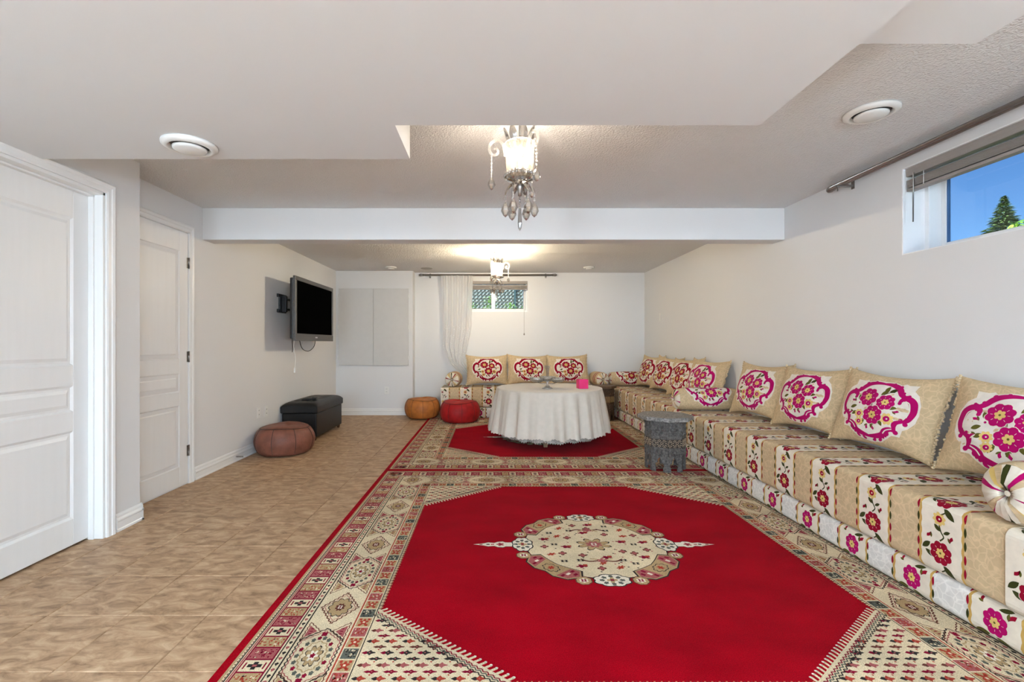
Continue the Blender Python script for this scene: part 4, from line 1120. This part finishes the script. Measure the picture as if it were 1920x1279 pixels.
# ================================================================== television
tv=thing('television','flat television with a dark grey frame on a wall arm','television',(-2.2,5.925,1.186))
ty,tz=.635,.739
fr=MB(); b=.048
fr.box(-.030,0,-ty,ty,0,.085); fr.box(-.030,0,-ty,ty,tz-b,tz); fr.box(-.030,0,-ty,-ty+b,.085,tz-b); fr.box(-.030,0,ty-b,ty,.085,tz-b)
fr.build('bezel',M['bezel'],tv,bevel=.006)
MB().box(-.012,-.006,-ty+b,ty-b,.085,tz-b).build('screen',M['screen'],tv)
m=MB(); m.box(-.075,-.030,-ty+.02,ty-.02,.02,tz-.02); m.box(-.105,-.075,-.34,.34,.12,.58); m.build('rear_housing',M['black'],tv,bevel=.012)
m=MB()
for i,wd in enumerate((.022,.026,.018)): m.box(0,.002,-.036+i*.026,-.036+i*.026+wd,.036,.052)
m.build('logo',mat('silver_logo',(200,200,200),.3,.6,noise=(50,.05)),tv)
mt=thing('television_mount','black articulated arm fixing the television to the wall','wall mount',(XL,5.60,1.50))
m=MB(); m.box(0,.022,-.12,.10,.02,.06); m.box(0,.022,-.12,.10,.20,.24); m.box(0,.018,-.075,.055,.05,.21); m.build('wall_plate',M['black'],mt,bevel=.004)
m=MB(); m.tube([(.02,-.01,.04),(.055,-.01,.04)],.02,10); m.box(.02,.07,-.03,.02,.03,.22)
m.build('pivot',M['black'],mt,bevel=.006)
m=MB()
for z in (.06,.18): 
    m.tube([(.05,-.005,z),(.12,.13,z),(.10,.19,z)],.014,8); m.tube([(.10,.19,z),(.165,.29,z)],.014,8)
m.build('arm',M['black'],mt)
MB().box(.165,.194,.10,.52,-.10,.24).build('screen_plate',M['black'],mt,bevel=.004)
# cables
def cable(pts,r,mt_,label,plug=None,n=6):
    o=MB().tube(catmull([tuple(p) for p in pts],6),r,n).build('television_cable',mt_); tag(o,label,'cable')
    if plug:
        q=Vector(pts[-1]); k=MB(); k.box(q.x-.010,q.x+.010,q.y-.014,q.y+.014,q.z-.055,q.z+.005); k.build('plug',mt_,o,bevel=.004)
    return o
WH=M['plastic']
cable([(-2.33,5.62,1.50),(-2.345,5.57,1.36),(-2.34,5.63,1.24),(-2.35,5.60,1.12),(-2.335,5.62,.98),(-2.34,5.61,.86)],.003,WH,'white cable with a plug hanging below the television',True)
cable([(-2.385,5.66,1.50),(-2.385,5.65,1.33),(-2.385,5.64,1.20),(-2.385,5.65,1.09),(-2.385,5.64,1.05)],.004,M['black'],'short black cable hanging straight down behind the television')
cable([(-2.315,5.72,1.38),(-2.315,5.67,1.25),(-2.30,5.72,1.10),(-2.29,5.90,1.06),(-2.28,6.06,1.12),(-2.285,6.12,1.22)],.0045,M['black'],'black cable looping under the bottom edge of the television')
cable([(-2.36,5.70,1.42),(-2.36,5.74,1.30),(-2.355,5.79,1.14),(-2.35,5.86,1.13),(-2.345,5.90,1.20)],.0035,WH,'white cable curling behind the television')

# ================================================================== chandeliers
def chandelier(loc,rz,label,bulbs='bulb'):
    c=thing('chandelier',label,'chandelier',loc,rz,'crystal chandeliers')
    MB().lathe([(0,-.018),(.020,-.017),(.040,-.008),(.050,0)],24).build('ceiling_cup',M['steel'],c)
    MB().tube([(0,0,-.015),(0,0,-.31)],.006,8).build('stem',M['steel'],c)
    # crown of glass leaves
    for k in range(8):
        a=2*pi*k/8+.2; m=MB(); P_=[]
        for t in (0,.25,.5,.75,1):
            rr=.050+.040*t-.012*t*t+.006; z=-.155+.078*t; w=.021*sin(pi*(.18+.80*t))
            P_.append([(rr*cos(a)-s*w*sin(a)+(-.006*abs(s))*cos(a),rr*sin(a)+s*w*cos(a)-.006*abs(s)*sin(a),z) for s in (-1,0,1)])
        m.grid(P_,smooth=False); o=m.build('crown_leaf',M['crystal'],c)
        so=o.modifiers.new('thick','SOLIDIFY'); so.thickness=.004
    # shade cylinder
    m=MB(); K=32; m.grid([[(.076*cos(2*pi*k/K),.076*sin(2*pi*k/K),-.153),(.072*cos(2*pi*k/K),.072*sin(2*pi*k/K),-.22),(.070*cos(2*pi*k/K),.070*sin(2*pi*k/K),-.296)] for k in range(K)],smooth=True,closeu=True)
    m.build('glass_shade',M['shade'],c)
    MB().lathe([(.078,-.158),(.080,-.155),(.078,-.151),(.074,-.152)],32,caps=False).build('shade_rim',M['crystal_clear'],c)
    for k in range(3):
        a=2*pi*k/3+.5; x,y=.038*cos(a),.038*sin(a)
        MB().lathe([(.009,-.296),(.009,-.245),(.011,-.242),(.006,-.238)],10,o=(x,y,0)).build('candle_tube',M['crystal_clear'],c)
        MB().lathe([(.004,-.240),(.011,-.226),(.012,-.212),(.008,-.196),(.002,-.178),(0,-.176)],10,o=(x,y,0)).build('bulb',M[bulbs],c)
    # cut crystal bowl with beaded rim
    MB().lathe([(.0,-.345),(.040,-.346),(.066,-.338),(.078,-.322),(.076,-.306),(.066,-.296),(0,-.294)],24,smooth=False).build('bowl',M['crystal'],c)
    m=MB()
    for k in range(24):
        a=2*pi*k/24; m.ball((.077*cos(a),.077*sin(a),-.318),.008,.008,.013,6,4)
    m.build('bowl_beads',M['crystal'],c)
    # lower bobeche of drooping leaves
    MB().lathe([(.012,-.346),(.016,-.36),(.024,-.37),(.014,-.385),(.010,-.42),(0,-.424)],14).build('lower_stem',M['steel'],c)
    for k in range(6):
        a=2*pi*k/6; m=MB(); P_=[]
        for t in (0,.3,.6,.85,1):
            rr=.018+.060*t; z=-.352+.010*sin(pi*t)-.055*t*t; w=.020*sin(pi*(.2+.75*t))
            P_.append([(rr*cos(a)-s*w*sin(a),rr*sin(a)+s*w*cos(a),z-.008*abs(s)) for s in (-1,0,1)])
        m.grid(P_,smooth=False); o=m.build('lower_leaf',M['crystal'],c); so=o.modifiers.new('thick','SOLIDIFY'); so.thickness=.004
    def drop(x,y,z,s=1.0,amber=False):
        m=MB(); m.lathe([(0,-.058*s),(.009*s,-.050*s),(.017*s,-.034*s),(.013*s,-.018*s),(.006*s,-.006*s),(.002,0)],6,o=(x,y,z),smooth=False); return m
    for k in range(6):
        a=2*pi*k/6; x,y=.074*cos(a),.074*sin(a); m=MB()
        for j in range(4): m.ball((x,y,-.408-.012*j),.0055,n=6,m=4)
        st=m.build('bead_string',M['crystal_clear'],c); drop(x,y,-.452,1.35).build('drop',M['crystal'],st)
    m=MB(); 
    for j in range(3): m.ball((0,0,-.432-.013*j),.007,n=6,m=4)
    m.lathe([(0,-.60),(.008,-.585),(.011,-.56),(.009,-.52),(.007,-.485),(.003,-.47)],6,smooth=False)
    m.build('centre_spear',M['crystal'],c)
    # three scroll arms, each with a chain and drop
    for k in range(3):
        a=pi+2*pi*k/3; m=MB(); pts=[]
        pts=[(.072,-.215),(.082,-.165),(.100,-.140),(.125,-.135),(.148,-.150),(.158,-.178),(.146,-.205),(.124,-.210),(.112,-.194),(.120,-.178),(.134,-.180)]
        q=catmull([(r_*cos(a),r_*sin(a),z) for r_,z in pts],4); m.tube(q,.0085,8,rf=lambda t:1.15-.55*t)
        ar=m.build('scroll_arm',M['crystal_clear'],c)
        x,y=.146*cos(a),.146*sin(a); s=MB()
        for j in range(6): s.ball((x,y,-.216-.018*j),.0045 if j%2 else .006,n=6,m=4)
        s.tube([(x,y,-.21),(x,y,-.335)],.0012,5); s.build('chain',M['crystal_clear'],ar)
        drop(x,y,-.325,1.15).build('drop',M['crystal'],ar)
    return c
chandelier((.150,2.41,ZC),0,'crystal chandelier hanging between the bulkhead and the beam')
chandelier((.082,6.04,ZC),pi,'crystal chandelier hanging beyond the beam near the back window','bulb_far')

# ================================================================== ceiling vents
def vent(loc,r,label,group='round ceiling vents'):
    v=thing('ceiling_vent',label,'vent',loc,0,group)
    MB().lathe([(r*.70,-.002),(r*.74,-.020),(r*.80,-.024),(r,-.012),(r*1.0,0),(r*.7,0)],32,caps=False).build('outer_ring',M['plastic'],v)
    MB().lathe([(0,-.004),(r*.72,-.004),(r*.72,0),(0,0)],28).build('throat',M['dark_slot'],v)
    MB().lathe([(0,-.034),(r*.50,-.033),(r*.60,-.028),(r*.62,-.020),(r*.5,-.012),(0,-.010)],28).build('disc',M['plastic'],v)
    return v
vent((-1.41,2.20,ZB),.116,'round white ceiling vent on the lowered bulkhead')
vent((1.93,2.38,ZC),.118,'round white ceiling vent near the curtain rod of the right window')
vent((-1.53,7.20,ZC),.085,'small round white ceiling vent above the grey wall panel')
vent((1.51,7.20,ZC),.085,'small round white ceiling vent in the right back corner')
o=MB().lathe([(0,-.006),(.085,-.006),(.092,0),(0,0)],28).build('speaker_grille',mat('grey_grille',(170,166,160),.7,noise=(300,.2)),loc=(-1.0,7.33,ZC)); tag(o,'flat grey round grille on the far ceiling','speaker')

# ================================================================== outlets and switch
def plate(name,loc,rz,label,kind):
    p=thing(name,label,name.replace('_',' '),loc,rz)     # local: face towards -y
    MB().box(-.036,.036,-.006,0,-.058,.058).build('cover_plate',M['plastic'],p,bevel=.003)
    if kind=='outlet':
        for z in (-.022,.022):
            MB().box(-.017,.017,-.008,-.005,z-.014,z+.014).build('socket',M['plastic'],p,bevel=.003)
            m=MB()
            for x in (-.007,.007): m.box(x-.0015,x+.0015,-.0088,-.0078,z-.004,z+.008)
            m.build('slot',M['dark_slot'],p)
    else:
        MB().box(-.016,.016,-.010,-.005,-.032,.032).build('rocker',M['plastic'],p,bevel=.003)
    return p
plate('wall_outlet',(XL,5.05,.41),R(90),'white outlet low on the left wall above the brown pouf','outlet')
plate('wall_outlet',(-1.68,YBL,.40),0,'white outlet under the grey wall panel','outlet')
plate('wall_outlet',(XL,5.22,.40),R(90),'small white jack plate beside the storage bench','outlet')
plate('light_switch',(XR,7.05,1.55),R(-90),'white switch plate high on the right wall by the corner','switch')
o=thing('door_stop','steel spring door stop on the left baseboard','door stop',(XL+.016,4.58,.05))
m=MB(); m.tube([(.01*0+.075*k/60,.006*cos(k*1.2),.006*sin(k*1.2)) for k in range(61)],.0015,5); m.build('spring',M['steel'],o)
MB().ball((.08,0,0),.010,.008,.008).build('rubber_tip',M['plastic'],o)

# ================================================================== curtain rods, blinds, curtain
def rod(label,L,loc,rz,ends=True):
    """local x along the rod (0..L), wall at y=0 behind, rod in front (-y)"""
    t=thing('curtain_rod',label,'curtain rod',loc,rz)
    MB().tube([(0,-.055,0),(L,-.055,0)],.014,12).build('rod',M['nickel'],t)
    MB().tube([(.05,-.11,-.012),(L-.05,-.11,-.012)],.012,12).build('front_rod',M['nickel'],t)
    for x in (0.0,L):
        s=-1 if x==0 else 1
        MB().lathe([(0,-.02),(.018,-.016),(.022,0),(.016,.012),(.024,.022),(.020,.045),(.008,.060),(0,.064)],12).build('finial',M['nickel'],t,loc=(x,-.055,0),rot=(0,R(90*s),0))
    for x in (.12,L-.12):
        m=MB(); m.box(x-.012,x+.012,-.006,0,-.045,.030); m.box(x-.008,x+.008,-.125,-.006,-.030,-.018); m.box(x-.010,x+.010,-.070,-.040,-.020,-.013); m.tube([(x,-.11,-.06),(x,-.11,-.02)],.004,6)
        m.build('bracket',M['nickel'],t)
    return t
rod('double metal curtain rod above the back window',2.15,(-1.12,YB,2.285),0)
rod('double metal curtain rod above the right window',2.55,(XR,3.42,2.285),R(-90))
def blind(label,L,loc,rz,wandx,wl,cord=None):
    t=thing('window_blind',label,'blind',loc,rz)      # local x along, z down from top, -y into room
    MB().box(0,L,-.025,.022,-.050,0).build('head_rail',M['blind'],t,bevel=.003)
    for k in range(9):
        z=-.075-k*.0052
        MB().box(.006,L-.006,-.024,.020,z-.0018,z+.0018).build('slat',M['blind'],t)
    MB().box(.004,L-.004,-.024,.020,-.142,-.124).build('bottom_rail',M['blind'],t,bevel=.003)
    m=MB()
    for x in (.12,L*.5,L-.12): m.tube([(x,-.026,-.05),(x,-.026,-.13)],.0015,5)
    m.build('ladder_cord',M['plastic'],t)
    MB().tube([(wandx,-.032,-.04),(wandx,-.034,-.04-wl)],.0035,6).build('wand',M['steel'],t)
    if cord:
        m=MB(); m.tube([(cord,-.032,-.04),(cord,-.030,-.62),(cord,-.030,-.86)],.0022,5); m.lathe([(0,-.90),(.013,-.895),(.010,-.875),(.003,-.86)],8,o=(cord,-.030,0)); m.build('pull_cord',M['blind'],t)
    return t
blind('grey window blind drawn up in the right window opening',W1[1]-W1[0]-.02,(XR+.04,W1[1]-.01,W1[3]-.006),R(-90),.06,.30)
blind('grey window blind drawn up in the back window opening',W2[1]-W2[0]-.02,(W2[0]+.01,YB+.030,W2[3]-.006),0,.10,.10,cord=W2[1]-W2[0]-.075)
bpy.data.objects['window_blind.001'].location.y=YB+.028
# sheer curtain gathered on the left of the back window
m=MB(); rows=[]; NK=70
for k in range(NK+1):
    u=k/NK; row=[]
    for j in range(27):
        t=j/26; z=2.262-1.60*t
        xl=-.803+.02*sin(3*t)+max(0,t-.72)*.70; xr=-.285-.06*t-max(0,t-.55)*.28
        if t>.88: xl+=(t-.88)*.9; xr+=(t-.88)*1.4
        x=xl+(xr-xl)*u; y=YB-.140+.020*sin(u*34+1.2*sin(4*t))*(.6+.6*t)+.010*sin(u*71+3*t)
        row.append((x,y,z))
    rows.append(row)
m.grid(rows,smooth=True); o=m.build('sheer_curtain',M['sheer']); tag(o,'white sheer curtain gathered beside the back window','curtain')
rnd=random.Random(9); e=MB()
for k in range(170):
    i=rnd.randrange(2,NK-1); j=rnd.randrange(13,24); q=Vector(rows[i][j]).lerp(Vector(rows[i+1][j+1]),rnd.random())+Vector((0,-.003,0)); s=rnd.uniform(.003,.007)
    e.poly([q+Vector((s*cos(a),0,s*sin(a))) for a in [2*pi*n/6 for n in range(6)]])
e.build('embroidery',mat('white_embroidery',(245,245,243),.8,noise=(50,.03)),o)['kind']='stuff'

# ================================================================== added fill lamps, unseen, in the part of the room behind the camera
for x,y,lab in ((-1.7,-2.75,'added globe fill lamp, out of view in the rear corner by the closet wall'),(1.9,-2.75,'added globe fill lamp, out of view in the rear corner by the right wall')):
    l=thing('fill_globe_lamp',lab,'added fill lamp',(x,y,0))
    MB().lathe([(0,0),(.15,0),(.15,.012),(.03,.028),(.012,.04),(.012,.98),(.06,.995),(0,1.0)],24).build('stand',M['steel'],l)
    MB().ball((0,0,1.19),.21,n=20,m=12).build('globe_shade',M['globe'],l)

for x,y,lab in ((-1.0,-1.9,'added round flush fill lamp, out of view at the rear beside the closet wall'),(.6,-1.9,'added round flush fill lamp, out of view at the rear near the soffit')):  # flush pair added as extra fill, never in view
    l=thing('fill_flush_lamp',lab,'ceiling lamp',(x,y,ZB))
    MB().lathe([(0,0),(.235,0),(.235,-.018),(.222,-.022),(0,-.022)],32).build('metal_pan',M['steel'],l)
    MB().lathe([(.218,-.022),(.218,-.055),(.195,-.075),(.10,-.088),(0,-.09)],32).build('diffuser',M['flush'],l)

# ================================================================== outdoors
struct(MB().box(2.86,60,-30,80,1.35,1.45).build('ground_lawn',M['grass']))
struct(MB().box(-20,2.85,8.09,40,1.35,1.45).build('ground_gravel',M['gravel']))
def tree(loc,h,r,kind,label,seed,n):
    rnd=random.Random(seed); t=thing('tree',label,'tree',loc)
    MB().tube([(0,0,0),(0,0,h*.5),(.02*h,0,h*.96)],h*.022,8,rf=lambda q:1-.9*q).build('trunk',M['bark'],t)
    m=MB(); cs=[lin(c) for c in ((74,100,50),(104,128,62),(140,160,80))] if kind=='spruce' else [lin(c) for c in ((96,138,34),(138,176,44),(170,200,60))]
    for _ in range(n):
        if kind=='spruce':
            f=rnd.random()**.75; z=h*(.12+.88*(1-f)) ; layer=(int((1-f)*13)%2)
            rr=r*f*(.55+.45*((1-f)*13%1))*rnd.uniform(.25,1); a=rnd.uniform(0,2*pi); c=Vector((rr*cos(a),rr*sin(a),z-.25*rr)); s=h*(.010+.024*f)
            d=Vector((cos(a),sin(a),rnd.uniform(-.5,.1)))*s*2.2; w=Vector((-sin(a),cos(a),rnd.uniform(-.4,.4)))*s*.6
            m.poly([c-w,c+d,c+w],rnd.choice(cs)); 
        else:
            v=Vector((rnd.gauss(0,1),rnd.gauss(0,1),rnd.gauss(0,1))).normalized()*(rnd.random()**.4); c=Vector((v.x*r,v.y*r,h*.6+v.z*h*.4)); s=h*.022
            d=Vector((rnd.uniform(-1,1),rnd.uniform(-1,1),rnd.uniform(-1,1))).normalized()*s*1.6; w=d.orthogonal().normalized()*s*.8
            m.poly([c-d,c+w,c+d,c-w],rnd.choice(cs))
    m.build('foliage',M['leaf'],t)['kind']='stuff'
tree((17.5,16.0,1.45),4.75,2.1,'spruce','spruce tree against the blue sky outside the right window',1,9000)
tree((14.0,12.0,1.45),3.0,.9,'broad','bright green leafy tree beside the spruce outside',2,3500)
# lattice screen, post, brace and shrubs behind the back window
ls=thing('lattice_screen','pale lattice screen with horizontal wires outside the back window','screen',(0,10.8,1.45))
m=MB(); k=-4.2
while k<4.0:
    for s in (-1,1):
        x0=k; m.poly([(x0,0 if s>0 else .012,0),(x0+.034,0 if s>0 else .012,0),(x0+.034+s*1.5,0 if s>0 else .012,1.5),(x0+s*1.5,0 if s>0 else .012,1.5)])
    k+=.088
b=m.build('lattice_strips',M['lattice'],ls); so=b.modifiers.new('thick','SOLIDIFY'); so.thickness=.006; b['kind']='stuff'
for j in range(19): MB().box(-2.6,2.2,-.02,-.008,.06+.076*j,.070+.076*j).build('wire',M['wood_dark'],ls)
MB().box(.535,.575,-.05,-.02,0,1.5).build('post',M['teal'],ls)
MB().box(-2.8,2.4,.10,.14,0,1.5).build('backing_board',M['lattice'],ls)
o=MB().tube([(-1.25,10.55,2.95),(-.35,10.55,1.452)],.04,6).build('brace',M['teal']); tag(o,'slanted grey-blue brace outside the back window','brace')
rnd=random.Random(4)
for i,x in enumerate((-.45,-.02,.42,.86)):
    m=MB()
    for _ in range(420):
        a=rnd.uniform(0,2*pi); rr=rnd.random()*.18; c=Vector((rr*cos(a),rr*sin(a)*.5,rnd.uniform(.02,.60+.14*(i%2)))); d=Vector((rnd.uniform(-1,1),rnd.uniform(-1,1),rnd.uniform(-.2,1)))*.035; w=d.orthogonal().normalized()*.010
        m.poly([c-w,c+d,c+w],lin(rnd.choice(((120,160,50),(150,185,70),(90,130,50)))))
    o=m.build('shrub',M['leaf'],loc=(x,10.35,1.45)); tag(o,'low green shrub growing in front of the lattice screen','shrub','shrubs outside the back window')
